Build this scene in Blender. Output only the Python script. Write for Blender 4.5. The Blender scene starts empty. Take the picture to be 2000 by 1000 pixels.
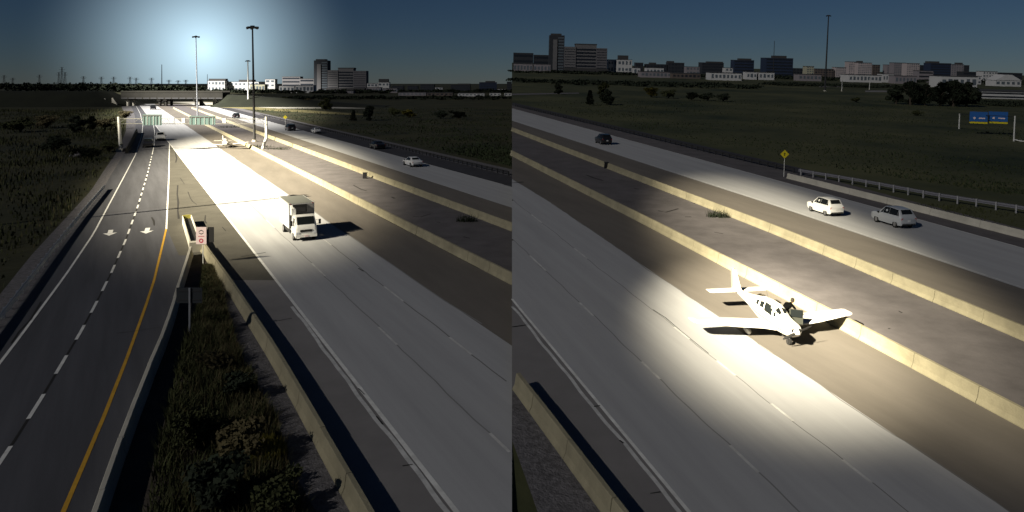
import bpy, bmesh, math, random
from mathutils import Vector, Matrix
random.seed(7)
R = math.radians
sc = bpy.context.scene
col = sc.collection

# ------------------------------------------------------------------ camera
F = 1430.0                    # focal length in pixels of a 2000 px wide frame
CAM = Vector((0, 0, 15.0))
HZ = 160.0                    # image row of the true horizon
cd = bpy.data.cameras.new('camera')
cam = bpy.data.objects.new('camera', cd)
col.objects.link(cam)
cam.location = CAM
cam.rotation_euler = (R(90), 0, 0)
cd.sensor_width = 36.0
cd.lens = F / 2000 * 36
cd.shift_y = -(500 - HZ) / 2000
cd.clip_start = 0.5
cd.clip_end = 20000
sc.camera = cam

# ------------------------------------------------------------------ light
SUN_EL = 32.0
SH = Vector((0.735, 0.678, 0)).normalized()          # the way shadows fall
LD = Vector((SH.x * math.cos(R(SUN_EL)), SH.y * math.cos(R(SUN_EL)), -math.sin(R(SUN_EL))))
w = bpy.data.worlds.new('World')
sc.world = w
w.use_nodes = True
nt = w.node_tree
nt.nodes.clear()
wo = nt.nodes.new('ShaderNodeOutputWorld')
bg = nt.nodes.new('ShaderNodeBackground')
sky = nt.nodes.new('ShaderNodeTexSky')
sky.sky_type = 'NISHITA'
sky.sun_disc = False
sky.sun_elevation = R(SUN_EL)
sky.sun_rotation = math.atan2(-SH.x, -SH.y)
sky.altitude = 200
sky.air_density = 0.8
sky.dust_density = 0.0
sky.ozone_density = 8.0
bg.inputs[1].default_value = 0.05
# the sky over the far end of the road is white with glare, as in the photograph
GD = Vector(((395 - 1000) / F, 1, (HZ - 95) / F)).normalized()
tc = nt.nodes.new('ShaderNodeTexCoord')
dot = nt.nodes.new('ShaderNodeVectorMath'); dot.operation = 'DOT_PRODUCT'
dot.inputs[1].default_value = GD
nt.links.new(tc.outputs['Generated'], dot.inputs[0])
mr = nt.nodes.new('ShaderNodeMapRange')
mr.interpolation_type = 'LINEAR'
mr.inputs['From Min'].default_value = R(11.5)
mr.inputs['From Max'].default_value = R(0.0)
mr.inputs['To Min'].default_value = 0
mr.inputs['To Max'].default_value = 1
acs = nt.nodes.new('ShaderNodeMath'); acs.operation = 'ARCCOSINE'
nt.links.new(dot.outputs['Value'], acs.inputs[0])
nt.links.new(acs.outputs[0], mr.inputs['Value'])
bg2 = nt.nodes.new('ShaderNodeBackground')
bg2.inputs[0].default_value = (0.62, 0.86, 1.0, 1)
GLOW = 5.2
mu = nt.nodes.new('ShaderNodeMath'); mu.operation = 'MULTIPLY'
mu.inputs[1].default_value = GLOW
pw = nt.nodes.new('ShaderNodeMath'); pw.operation = 'POWER'; pw.inputs[1].default_value = 2.3
nt.links.new(mr.outputs[0], pw.inputs[0])
nt.links.new(pw.outputs[0], mu.inputs[0])
nt.links.new(mu.outputs[0], bg2.inputs[1])
ad = nt.nodes.new('ShaderNodeAddShader')
nt.links.new(sky.outputs[0], bg.inputs[0])
nt.links.new(bg.outputs[0], ad.inputs[0])
nt.links.new(bg2.outputs[0], ad.inputs[1])
nt.links.new(ad.outputs[0], wo.inputs[0])

sd = bpy.data.lights.new('sun', 'SUN')
sd.energy = 4.8
sd.angle = R(0.5)
sd.color = (1.0, 0.95, 0.88)
so = bpy.data.objects.new('sun', sd)
col.objects.link(so)
so.rotation_euler = LD.to_track_quat('-Z', 'Y').to_euler()

sc.view_settings.view_transform = 'Standard'
sc.view_settings.look = 'None'
sc.view_settings.gamma = 1
sc.view_settings.use_curve_mapping = False
sc.view_settings.exposure = -2.1
sc.cycles.max_bounces = 4
sc.cycles.diffuse_bounces = 1
sc.cycles.use_denoising = True

def pool(name, c, a, b, dist, power, blend=1.0, colr=(1, .95, .86), ld=LD):
    """pool of light from an added, unseen spot: centre c, ground half axes a and b"""
    ld = ld.normalized()
    q = ld.to_track_quat('-Z', 'Y').to_matrix()
    ux, uy = q.col[0], q.col[1]
    A = [[a.dot(ux), b.dot(ux)], [a.dot(uy), b.dot(uy)]]
    m00 = A[0][0]**2 + A[0][1]**2; m11 = A[1][0]**2 + A[1][1]**2
    m01 = A[0][0]*A[1][0] + A[0][1]*A[1][1]
    th = 0.5*math.atan2(2*m01, m00 - m11)
    t, d = (m00 + m11)/2, math.sqrt(((m00 - m11)/2)**2 + m01**2)
    s1, s2 = math.sqrt(t + d), math.sqrt(max(t - d, 1e-6))
    l = bpy.data.lights.new(name, 'SPOT')
    l.energy = power
    l.color = colr
    l.spot_size = 2*math.atan(s1/dist)
    l.spot_blend = blend
    l.shadow_soft_size = dist*0.003
    o = bpy.data.objects.new(name, l)
    col.objects.link(o)
    rot = q.to_4x4() @ Matrix.Rotation(th, 4, 'Z')
    o.matrix_world = Matrix.Translation(c - ld*dist) @ rot @ Matrix.Diagonal((1, s2/s1, 1, 1))
    return o

# ------------------------------------------------------------------ the two pieces of ground
class Side:
    def __init__(s, M, sign):
        s.M = M; s.Mi = M.inverted(); s.sign = sign
        s.o = s.Mi @ CAM
        s.Mi3 = s.Mi.to_3x3()
    def P(s, px, py, h=0.0):
        """point of this ground (or h above it) seen at photograph pixel px, py"""
        d = s.Mi3 @ Vector(((px - 1000)/F, 1, (HZ - py)/F))
        t = (h - s.o.z)/d.z
        return s.o + d*t
    def at(s, px, dist):
        """ground point below photograph column px at a distance"""
        wx = (px - 1000)/F*dist
        n = s.M.to_3x3().col[2]; o = s.M.translation
        z = o.z - (n.x*(wx - o.x) + n.y*(dist - o.y))/n.z
        return s.Mi @ Vector((wx, dist, z))
    def top(s, px, py, base):
        """height above base that reaches pixel row py"""
        b = s.M @ base
        return (CAM.z + (HZ - py)/F*b.y) - b.z
    def clamp(s, px):
        return min(px, 1000.0) if s.sign < 0 else max(px, 1000.0)

n = Vector((0.025, -0.0336, 1)).normalized()
ex = Vector((1, 0, -0.025)).normalized()
ey = n.cross(ex)
MR = Matrix((ex, ey, n)).transposed().to_4x4()
MR.translation = Vector((0, 0, -1))
L = Side(Matrix.Identity(4), -1)
Rt = Side(MR, 1)

# unseen spots added to brighten stretches of the road and the city
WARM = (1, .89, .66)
pool('added_spot_left_near', L.P(478, 318), Vector((-0.35, 0.937, 0))*94, Vector((0.937, 0.35, 0))*24, 700, 0.95e9, colr=WARM)
pool('added_spot_left_far', Vector((-160, 390, 0)), Vector((-0.38, 0.925, 0))*230, Vector((0.925, 0.38, 0))*58, 1400, 2.6e9)
pool('added_spot_city', Vector((-470, 1200, 20)), Vector((1, 0, 0))*190, Vector((0, 1, 0))*500, 2500, 5e9)
pool('added_spot_right', MR @ Rt.P(1505, 628), Vector((8.6, 0, 0)), Vector((2.5, 17, 0.5)), 400, 2.1e8, colr=WARM)
pool('added_spot_right_far', MR @ Rt.P(1535, 480), Vector((13, 0, 0)), Vector((4, 42, 1.2)), 400, 1.15e8, colr=WARM)

# ------------------------------------------------------------------ materials
MATS = {}
def mat(name, c, rough=.8, var=.0, scale=1.0, c2=None, bump=0.0, bscale=None, metal=0.0, spec=.3, coat=0, detail=6, stretch=None):
    if name in MATS: return MATS[name]
    m = bpy.data.materials.new(name)
    m.use_nodes = True
    t = m.node_tree
    p = t.nodes['Principled BSDF']
    p.inputs['Roughness'].default_value = rough
    p.inputs['Metallic'].default_value = metal
    p.inputs['Specular IOR Level'].default_value = spec
    p.inputs['Coat Weight'].default_value = coat
    p.inputs['Base Color'].default_value = (*c, 1)
    if var or c2:
        geo = t.nodes.new('ShaderNodeNewGeometry')
        src = geo.outputs['Position']
        if stretch:
            mp = t.nodes.new('ShaderNodeMapping')
            mp.vector_type = 'TEXTURE'
            mp.inputs['Rotation'].default_value = (0, 0, -stretch[0])
            mp.inputs['Scale'].default_value = (1/stretch[1], 1, 1)
            t.links.new(src, mp.inputs[0]); src = mp.outputs[0]
        nz = t.nodes.new('ShaderNodeTexNoise')
        nz.inputs['Scale'].default_value = scale
        nz.inputs['Detail'].default_value = detail
        nz.inputs['Roughness'].default_value = .65
        t.links.new(src, nz.inputs['Vector'])
        rp = t.nodes.new('ShaderNodeValToRGB')
        rp.color_ramp.elements[0].position = .3
        rp.color_ramp.elements[1].position = .7
        b = c2 or tuple(min(1, x*(1 + var)) for x in c)
        a = tuple(x*(1 - var) for x in c)
        rp.color_ramp.elements[0].color = (*a, 1)
        rp.color_ramp.elements[1].color = (*b, 1)
        t.links.new(nz.outputs['Fac'], rp.inputs[0])
        t.links.new(rp.outputs[0], p.inputs['Base Color'])
    if bump:
        g2 = t.nodes.new('ShaderNodeNewGeometry')
        n2 = t.nodes.new('ShaderNodeTexNoise')
        n2.inputs['Scale'].default_value = bscale or 20
        n2.inputs['Detail'].default_value = 4
        t.links.new(g2.outputs['Position'], n2.inputs['Vector'])
        bp = t.nodes.new('ShaderNodeBump')
        bp.inputs['Strength'].default_value = bump
        bp.inputs['Distance'].default_value = .1
        t.links.new(n2.outputs['Fac'], bp.inputs['Height'])
        t.links.new(bp.outputs[0], p.inputs['Normal'])
    MATS[name] = m
    return m

RD = math.atan2(0.883, -0.47)           # road heading, for streaked paving
GRASS = mat('grass', (.022, .030, .010), 1, .5, .05, c2=(.048, .044, .016), bump=.8, bscale=1.2)
GRASS_R = mat('grass_right', (.020, .042, .014), 1, .55, .028, c2=(.085, .085, .036), bump=.8, bscale=1.2)
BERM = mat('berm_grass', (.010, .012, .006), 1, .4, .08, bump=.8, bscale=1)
EARTH = mat('earth', (.06, .05, .04), 1, .4, .5, bump=.6, bscale=4)
GRAVEL = mat('gravel', (.11, .105, .11), 1, .45, 3.0, bump=.7, bscale=9)
ASPH = mat('asphalt', (.066, .067, .076), .85, .25, .7, bump=.15, bscale=25, stretch=(-RD, .06))
ASPH_G = mat('asphalt_gore', (.068, .064, .053), .85, .18, .4, bump=.15, bscale=25)
ASPH_B = mat('asphalt_brown', (.125, .112, .097), .85, .14, .4, bump=.15, bscale=25, stretch=(-1.95, .2))
ASPH_M = mat('asphalt_median', (.098, .090, .092), .9, .22, .4, bump=.2, bscale=20)
ASPH_D = mat('asphalt_dark', (.036, .035, .040), .9, .25, .4)
RDR = math.atan2(.96, -.27)
CONC_P = mat('concrete_paving', (.34, .343, .35), .85, .10, .7, bump=.1, bscale=30, stretch=(-RD, .05))
CONC_PR = mat('concrete_paving_right', (.34, .343, .35), .85, .10, .7, bump=.1, bscale=30, stretch=(-RDR, .05))
CONC_S = mat('concrete_shoulder', (.18, .172, .17), .85, .12, .3, bump=.1, bscale=30)
CONC_Y = mat('concrete_weathered', (.245, .222, .150), .9, .2, .6, bump=.25, bscale=10)
CONC_L = mat('concrete_pale', (.42, .40, .34), .9, .15, .5)
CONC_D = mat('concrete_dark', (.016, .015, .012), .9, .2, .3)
WHITE_P = mat('white_paint_line', (.62, .62, .60), .8, .2, 1.5)
WHITE_W = mat('worn_white_line', (.47, .47, .46), .8, .25, 1.5)
YELLOW_P = mat('yellow_paint_line', (.50, .28, .03), .8, .15, 1.5)
TAR = mat('tar', (.020, .019, .018), .9)
TAR_M = mat('old_joint', (.15, .148, .145), .9)
TAR_F = mat('faded_joint', (.20, .20, .20), .9)
STEEL = mat('galvanised_steel', (.30, .31, .33), .5, .15, 2, metal=.6)
STEEL_D = mat('dark_steel', (.035, .035, .037), .6, metal=.2)
STEEL_L = mat('pale_steel', (.55, .55, .52), .6)
CAR_W = mat('car_paint_white', (.72, .72, .70), .3, coat=.6)
CAR_S = mat('car_paint_silver', (.38, .40, .42), .35, coat=.5)
CAR_K = mat('car_paint_black', (.012, .012, .014), .3, coat=.5)
GLASS = mat('car_glass', (.010, .012, .012), .12, spec=.6)
RUBBER = mat('rubber', (.012, .012, .012), .9)
RIM = mat('wheel_rim', (.30, .30, .31), .4, metal=.7)
PLAST = mat('black_plastic', (.02, .02, .02), .6)
RED_L = mat('red_lens', (.35, .02, .02), .3)
CLEAR_L = mat('clear_lens', (.6, .62, .65), .2)
PLANE_W = mat('aircraft_white', (.62, .60, .54), .35, .05, .6, coat=.4)
PLANE_S = mat('aircraft_stripe', (.20, .18, .14), .4)
CLOTH_K = mat('dark_cloth', (.003, .003, .003), .95, spec=0.0)
SKIN = mat('skin', (.30, .18, .12), .6)
HAIR = mat('dark_hair', (.015, .012, .010), .8)
LEAF_K = mat('leaf_dark', (.014, .020, .010), .9, .5, .8)
LEAF_F = mat('leaf_field', (.022, .032, .012), .9, .4, .3)
LEAF_G = mat('leaf_green', (.038, .043, .014), .9, .4, .8)
LEAF_Y = mat('leaf_yellow', (.115, .100, .014), .9, .4, .9)
LEAF_B = mat('leaf_brown', (.070, .058, .026), .9, .4, .8)
BARK = mat('bark', (.05, .04, .03), .95)
SIGN_Y = mat('sign_yellow', (.60, .50, .02), .5)
SIGN_B = mat('sign_blue', (.02, .10, .32), .5)
SIGN_W = mat('sign_white', (.72, .58, .58), .5)
SIGN_R = mat('sign_red', (.42, .04, .07), .5)
SIGN_T = mat('sign_back_teal', (.05, .085, .085), .5, metal=.2)

# ------------------------------------------------------------------ mesh helpers
class MB:
    def __init__(s): s.v = []; s.f = []
    def add(s, vs, fs):
        k = len(s.v); s.v += [tuple(x) for x in vs]; s.f += [tuple(i + k for i in f) for f in fs]; return s
    def box(s, c, d, m=None):
        x, y, z = d[0]/2, d[1]/2, d[2]/2
        vs = [Vector((i*x, j*y, k*z)) for k in (-1, 1) for j in (-1, 1) for i in (-1, 1)]
        if m is not None: vs = [m @ q for q in vs]
        vs = [q + Vector(c) for q in vs]
        return s.add(vs, [(0,2,3,1), (4,5,7,6), (0,1,5,4), (2,6,7,3), (0,4,6,2), (1,3,7,5)])
    def tube(s, a, b, r0, r1=None, k=8, caps=True):
        a, b = Vector(a), Vector(b); r1 = r0 if r1 is None else r1
        d = (b - a).normalized(); u = d.orthogonal().normalized(); w_ = d.cross(u)
        vs = []
        for p, r in ((a, r0), (b, r1)):
            for i in range(k):
                t = 2*math.pi*i/k
                vs.append(p + (u*math.cos(t) + w_*math.sin(t))*r)
        fs = [(i, (i+1) % k, k + (i+1) % k, k + i) for i in range(k)]
        if caps: fs += [tuple(range(k))[::-1], tuple(range(k, 2*k))]
        return s.add(vs, fs)
    def loft(s, rings, closed=True, caps=True):
        k = len(rings[0]); vs = [p for r in rings for p in r]; fs = []
        for i in range(len(rings) - 1):
            for j in range(k if closed else k - 1):
                a, b = i*k + j, i*k + (j+1) % k
                fs.append((a, b, b + k, a + k))
        if caps and closed:
            fs += [tuple(range(k))[::-1], tuple(range((len(rings)-1)*k, len(rings)*k))]
        return s.add(vs, fs)
    def prism(s, poly, y0, y1):
        """poly in x,z extruded along y"""
        k = len(poly)
        vs = [(x, y0, z) for x, z in poly] + [(x, y1, z) for x, z in poly]
        return s.add(vs, [tuple(range(k)), tuple(range(k, 2*k))[::-1]] + [(i, k+i, k+(i+1) % k, (i+1) % k) for i in range(k)])
    def mesh(s, name, m, smooth=False, fix=True):
        me = bpy.data.meshes.new(name)
        me.from_pydata(s.v, [], s.f)
        if fix:
            b = bmesh.new(); b.from_mesh(me); bmesh.ops.recalc_face_normals(b, faces=b.faces); b.to_mesh(me); b.free()
        if smooth:
            for p in me.polygons: p.use_smooth = True
            try: me.set_sharp_from_angle(angle=R(40))
            except Exception: pass
        me.materials.append(m)
        return me

def tag(o, label=None, cat=None, group=None, kind=None):
    if label: o['label'] = label
    if cat: o['category'] = cat
    if group: o['group'] = group
    if kind: o['kind'] = kind
    return o
def obj(name, me, parent=None, M=None):
    o = bpy.data.objects.new(name, me)
    col.objects.link(o)
    if parent: o.parent = parent
    if M is not None: o.matrix_basis = M
    return o
def thing(name, label, cat, side, loc, rz=0, group=None, scale=1, tilt=None):
    o = bpy.data.objects.new(name, None)
    o.empty_display_size = .2
    col.objects.link(o)
    m = side.M @ Matrix.Translation(Vector(loc)) @ Matrix.Rotation(rz, 4, 'Z')
    if tilt: m = m @ tilt
    o.matrix_basis = m @ Matrix.Scale(scale, 4)
    return tag(o, label, cat, group)
def part(name, mb, m, parent, smooth=False):
    return obj(name, mb.mesh(name, m, smooth), parent)
def copy_tree(o, parent=None):
    c = o.copy(); col.objects.link(c); c.parent = parent
    for ch in list(o.children): copy_tree(ch, c)
    return c
def place(o, side, loc, rz, scale=1):
    o.matrix_basis = side.M @ Matrix.Translation(Vector(loc)) @ Matrix.Rotation(rz, 4, 'Z') @ Matrix.Scale(scale, 4)
    return o
def heading(d): return math.atan2(d.y, d.x)

# lines through photograph pixels -> column at a given row
def vp(k, x=237.0, y=159.4): return lambda py: x + k*(py - y)
def pts(*p):
    p = sorted(p, key=lambda q: q[1])
    def fn(py):
        if py <= p[0][1]: a, b = p[0], p[1]
        elif py >= p[-1][1]: a, b = p[-2], p[-1]
        else:
            for a, b in zip(p, p[1:]):
                if a[1] <= py <= b[1]: break
        return a[0] + (b[0] - a[0])*(py - a[1])/(b[1] - a[1])
    return fn
def rows(y0, y1, k=70, hz=150.0):
    a, b = 1/(y0 - hz), 1/(y1 - hz)
    return [hz + 1/(a + (b - a)*i/k) for i in range(k + 1)]
def strip(name, side, A, B, y0, y1, z, m, parent=None, k=70, kind='structure', hz=150.0, wob=0, wsc=1.0):
    mb = MB(); prev = None
    ys = rows(y0, y1, k, hz)
    for fn in (A, B):                       # rows where an edge meets the step between the two grounds
        for a, b in zip(ys[:], ys[1:]):
            if (fn(a) - 1000)*(fn(b) - 1000) < 0:
                for _ in range(30):
                    c_ = (a + b)/2
                    if (fn(a) - 1000)*(fn(c_) - 1000) <= 0: b = c_
                    else: a = c_
                ys.append((a + b)/2)
    for py in sorted(ys):
        a, b = side.clamp(A(py)), side.clamp(B(py))
        if b - a < -1e-6 or (b - a < 1e-4 and abs(a - 1000) < 1e-6 and prev is None): prev = None; continue
        p, q = side.P(a, py), side.P(b, py)
        if wob:
            dx = wob*(math.sin(p.y*.31*wsc) + math.sin(p.y*.83*wsc + 2) + .6*math.sin(p.y*2.1*wsc))
            p.x += dx if abs(side.clamp(A(py)) - A(py)) < 1e-6 else 0
            q.x += dx if abs(side.clamp(B(py)) - B(py)) < 1e-6 else 0
        p.z = q.z = z
        cur = len(mb.v); mb.v += [tuple(p), tuple(q)]
        if prev is not None: mb.f.append((prev, prev + 1, cur + 1, cur))
        prev = cur
    o = obj(name, mb.mesh(name, m, fix=False), parent, None if parent else side.M)
    if kind and not parent: o['kind'] = kind
    for p in o.data.polygons:
        pass
    return o
def line(name, side, A, width, y0, y1, z, m, parent, k=60, wob=0, hz=150.0, wsc=1.0):
    """painted line of metric width along a pixel line"""
    mb = MB(); prev = None
    rs = rows(y0, y1, k, hz)
    ps = [(side.P(A(py), py), A(py)) for py in rs]
    for i, (p, px) in enumerate(ps):
        q = ps[min(i+1, len(ps)-1)][0] - ps[max(i-1, 0)][0]
        nrm = Vector((-q.y, q.x, 0)).normalized()
        ok = (px <= 1000 if side.sign < 0 else px >= 1000)
        if not ok: prev = None; continue
        dx = wob*(math.sin(p.y*.31*wsc) + math.sin(p.y*.83*wsc + 2) + .6*math.sin(p.y*2.1*wsc))
        a, b = p + nrm*(width/2 + dx), p - nrm*(width/2 - dx)
        a.z = b.z = z
        cur = len(mb.v); mb.v += [tuple(a), tuple(b)]
        if prev is not None: mb.f.append((prev, prev+1, cur+1, cur))
        prev = cur
    return obj(name, mb.mesh(name, m, fix=False), parent)
def patch(name, side, pix, z, m, parent=None, kind='structure'):
    vs = [side.P(side.clamp(x), y) for x, y in pix]
    for q in vs: q.z = z
    o = obj(name, MB().add(vs, [tuple(range(len(vs)))]).mesh(name, m), parent, None if parent else side.M)
    for p in o.data.polygons:
        if p.normal.z < 0: p.flip()
    if kind and not parent: o['kind'] = kind
    return o
def ribbon(name, side, pix, width, z, m, parent):
    """crack, tar seam or painted shadow line through pixels"""
    ps = [side.P(x, y) for x, y in pix]; mb = MB()
    for i, p in enumerate(ps):
        q = (ps[min(i+1, len(ps)-1)] - ps[max(i-1, 0)])
        nrm = Vector((-q.y, q.x, 0)).normalized()*width*random.uniform(.3, .6)
        a, b = p + nrm, p - nrm
        a.z = b.z = z
        mb.v += [tuple(a), tuple(b)]
        if i: mb.f.append((2*i-2, 2*i-1, 2*i+1, 2*i))
    return obj(name, mb.mesh(name, m, fix=False), parent)

# ================================================================== GROUND
g = MB().add([(-4000, -60, 0), (0, -60, 0), (0, 6000, 0), (-4000, 6000, 0)], [(0, 1, 2, 3)])
go = obj('ground', g.mesh('ground', GRASS, fix=False)); tag(go, kind='structure')
v = []
for yy in (-60, 0, 40, 100, 300, 800, 2200):
    a = Rt.Mi @ Vector((0, yy, 0)); a = Rt.at(1000, max(yy, -60)) if yy != 0 else Rt.at(1000, .01)
    v.append(a)
far = [Vector((3000, p.y, 0)) for p in v]
g = MB()
for p, q in zip(v, far): g.v += [(p.x, p.y, 0), tuple(q)]
for i in range(len(v) - 1): g.f.append((2*i, 2*i+1, 2*i+3, 2*i+2))
k0 = len(g.v)
for p in v:      # earth face along the step between the two pieces of ground
    lw = Rt.M @ p; g.v.append(tuple(Rt.Mi @ Vector((0, lw.y, min(lw.z, -.5) - .5))))
for i in range(len(v) - 1): g.f.append((2*i, 2*i+2, k0+i+1, k0+i))
gr = obj('ground', g.mesh('ground', GRASS_R, fix=False), None, Rt.M); tag(gr, kind='structure')

# ================================================================== LEFT ROADS
E1, J2, J3, CE = vp(.777), vp(1.045), vp(1.28), vp(1.475)
B1, B2, F0, F1, G0 = vp(1.913), vp(2.60), vp(3.09), vp(3.70), vp(4.12)
TOPY = 203.0
ramp_edge = pts((250, 200), (257, 210), (263, 225), (265, 245), (259, 268), (243, 300), (218, 340), (196, 378), (120, 480), (50, 580), (0, 650), (-60, 740), (-300, 1150))
ramp_bar_px = [(373, 481), (352, 545), (336, 600), (314, 660), (296, 700), (248, 820), (184, 1000), (120, 1180)]
BH = .82
ramp_bar = [L.P(x, y, BH) for x, y in ramp_bar_px]
gore_bar = [L.P(x, y) for x, y in ((397, 490), (452, 570), (494, 636), (538, 706), (608, 832), (696, 992), (790, 1165))]
for q in ramp_bar: q.z = 0
def ground_px(p):
    return 1000 + F*p.x/p.y, HZ + F*15/p.y
ramp_base = pts(*[ground_px(p) for p in ramp_bar])
gore_base = pts(*[ground_px(p) for p in gore_bar])
ry = ground_px(ramp_bar[0])[1]

rg = strip('gravel_shoulder', L, pts((238, 210), (247, 228), (246, 255), (232, 292), (205, 330), (178, 372), (60, 500), (0, 575), (-300, 960)), ramp_edge, 205, 1000, .012, GRAVEL)
ramp = strip('ramp_road', L, ramp_edge, lambda y: min(E1(y), 1e9), TOPY, ry, .024, ASPH, k=60)
r2 = strip('pavement_section', L, ramp_edge, ramp_base, ry, 1150, .024, ASPH, parent=ramp, k=60)
gp = strip('gore_pavement', L, pts((331, 283), (330, 340), (326, 446), (338, 475), (352, 505)), E1, 283, ry, .030, ASPH_G, k=40)
gp2 = strip('shoulder_pavement', L, gore_base, E1, ry, 548, .030, ASPH_G, parent=gp, k=30)
gp3 = strip('shoulder_pavement', L, gore_base, E1, 548, 1150, .030, CONC_S, parent=gp, k=40)
gs = patch('gore_soil', L, [(380, 488), (399, 490), (452, 570), (494, 636), (538, 706), (608, 832), (696, 992), (790, 1165), (150, 1165), (200, 1000), (262, 820), (310, 700), (350, 600)], .006, EARTH)
# gravel strip along the wall of the gore
strip('gravel_strip', L, pts((425, 540), (436, 600), (446, 680), (500, 800), (560, 900), (640, 1040), (700, 1165)), gore_base, 545, 1165, .014, GRAVEL)
# main carriageway: four concrete lanes laid side by side
mc = strip('highway_lanes', L, E1, J2, TOPY, 1150, .036, CONC_P, k=80)
strip('lane_slab', L, J2, J3, TOPY, 1100, .036, CONC_P, parent=mc)
strip('lane_slab', L, J3, CE, TOPY, 1000, .036, CONC_P, parent=mc, wob=.0)
ms = strip('median_shoulder', L, CE, B1, TOPY, 700, .030, ASPH_B)
md = strip('median_pavement', L, B1, B2, TOPY, 600, .022, ASPH_M)
fs = strip('far_shoulder', L, B2, F0, TOPY, 500, .028, ASPH_B)
fl = strip('far_lanes', L, F0, F1, TOPY, 480, .036, CONC_P)
fd = strip('far_gravel', L, F1, G0, TOPY, 420, .028, ASPH_D)
fk = strip('far_verge_gravel', L, G0, vp(4.45), TOPY, 400, .018, GRAVEL)
# paint
edge_pts = pts((262, 203), (267, 209), (274, 222), (279, 245), (277, 265), (265, 302), (245, 340), (182, 458), (128, 538), (38, 660), (0, 709), (-120, 870), (-330, 1150))
line('edge_line', L, edge_pts, .16, 205, 1100, .034, WHITE_P, ramp, k=120)
dash_pts = pts((299, 240), (302, 258), (301, 285), (296, 307), (288, 340), (269, 404), (246, 468), (218, 532), (186, 596), (157, 650), (132, 692), (80, 780), (32, 856), (0, 904), (-60, 990), (-160, 1130))
line('edge_line', L, dash_pts, .16, 240, 302, .034, WHITE_P, ramp, k=30)
# broken line: white dashes with black contrast gaps, spacing taken along the ground
cum = []; last = None; acc = 0
for py in rows(302, 1120, 600):
    p = L.P(dash_pts(py), py)
    if last is not None: acc += (p - last).length
    cum.append((acc, py)); last = p
def py_at(s):
    for (a, ya), (b, yb) in zip(cum, cum[1:]):
        if a <= s <= b: return ya + (yb - ya)*(s - a)/(b - a)
    return cum[-1][1]
anchor = None
for a, y_ in cum:
    if y_ >= 694: anchor = a; break
CYC, DL = 5.35, 2.75
s0 = anchor % CYC
kk = 0
while s0 + kk*CYC + DL < acc:
    s_ = s0 + kk*CYC
    line('lane_dash', L, dash_pts, .17, py_at(s_), py_at(s_ + DL), .034, WHITE_P, ramp, k=4)
    line('contrast_gap', L, dash_pts, .12, py_at(s_ + DL), py_at(s_ + CYC), .032, TAR, ramp, k=4)
    kk += 1
line('edge_line', L, pts((331, 280), (330, 340), (325, 447)), .17, 280, 448, .038, WHITE_P, ramp, k=30)
line('yellow_line', L, pts((325, 446), (320, 468), (301, 548), (284, 600), (248, 700), (204, 812), (124, 1000), (60, 1150)), .17, 448, 1120, .034, YELLOW_P, ramp, k=60)
line('edge_line', L, E1, .2, TOPY, 1100, .044, WHITE_P, mc, k=60)
line('worn_line', L, lambda y: E1(y) - .022*(y - 159), .2, 600, 1100, .044, WHITE_W, mc, k=40, wob=.03)
for J in (J2, J3):
    line('lane_joint', L, J, .07, 300, 1100, .044, TAR_F if J is J2 else TAR_M, mc, k=90, wob=.035)
for J, ys in ((J2, ((372, 384), (430, 446), (515, 540), (640, 675), (848, 905))), (J3, ((338, 348), (390, 402), (462, 480), (560, 590), (660, 694)))):
    for a, b in ys: line('lane_dash', L, J, .14, a, b, .048, WHITE_W, mc, k=6)
line('pavement_edge', L, CE, .10, TOPY, 690, .044, TAR_F, mc, k=80, wob=.06)
line('edge_line', L, F1, .16, 210, 480, .044, WHITE_W, fl, k=40)
line('edge_line', L, lambda y: F0(y) + 1, .12, 210, 500, .044, WHITE_W, fl, k=40)
def arrow(px, py):
    c = L.P(px, py); d = (L.P(px - 4, py + 12) - c); a = heading(d)
    poly = [(-1.5, -.22), (.2, -.22), (.2, -.62), (1.6, 0), (.2, .62), (.2, .22), (-1.5, .22)]
    ca, sa = math.cos(a), math.sin(a)
    vs = [(c.x + x*ca - y*sa, c.y + x*sa + y*ca, .034) for x, y in poly]
    o = obj('arrow_marking', MB().add(vs, [(0, 1, 5, 6), (2, 3, 4), (1, 2, 4, 5)]).mesh('arrow', WHITE_P, fix=False), ramp)
arrow(215, 455); arrow(287, 451)
# cracks, sealed seams and a painted shadow line in the paving
for px_, wd in (
    ([(347, 362), (346, 380), (348, 396), (347, 412), (349, 428)], .22),
    ([(367, 375), (372, 388), (376, 394), (384, 400)], .12),
    ([(352, 348), (360, 360)], .10), ([(401, 421), (400, 432), (403, 437)], .14), ([(434, 444), (441, 452)], .14),
    ([(342, 296), (345, 310), (343, 318)], .2), ([(296, 425), (300, 432), (301, 441)], .16),
    ([(228, 652), (262, 648), (300, 642), (314, 640)], .05), ([(80, 590), (60, 625), (36, 650), (22, 672)], .12)):
    ribbon('crack_or_shadow', L, px_, wd, .040, TAR, ramp)
for px_, wd in (([(470, 502), (495, 498), (519, 494)], .14), ([(544, 628), (556, 625), (570, 623)], .1),  # first strip is a sign's shadow painted as a dark line
                ([(700, 760), (712, 772)], .05), ([(735, 815), (748, 831)], .08), ([(700, 525), (710, 531)], .12), ([(786, 912), (806, 909)], .06)):
    ribbon('crack_or_shadow', L, px_, wd, .046, TAR, mc)
for px_, wd in (([(690, 362), (705, 370), (716, 373)], .25), ([(806, 423), (822, 424), (842, 418)], .2), ([(905, 463), (918, 466)], .2), ([(765, 385), (771, 388)], .3), ([(853, 434), (860, 435)], .2)):
    ribbon('crack_or_shadow', L, px_, wd, .030, TAR, md)

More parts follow.
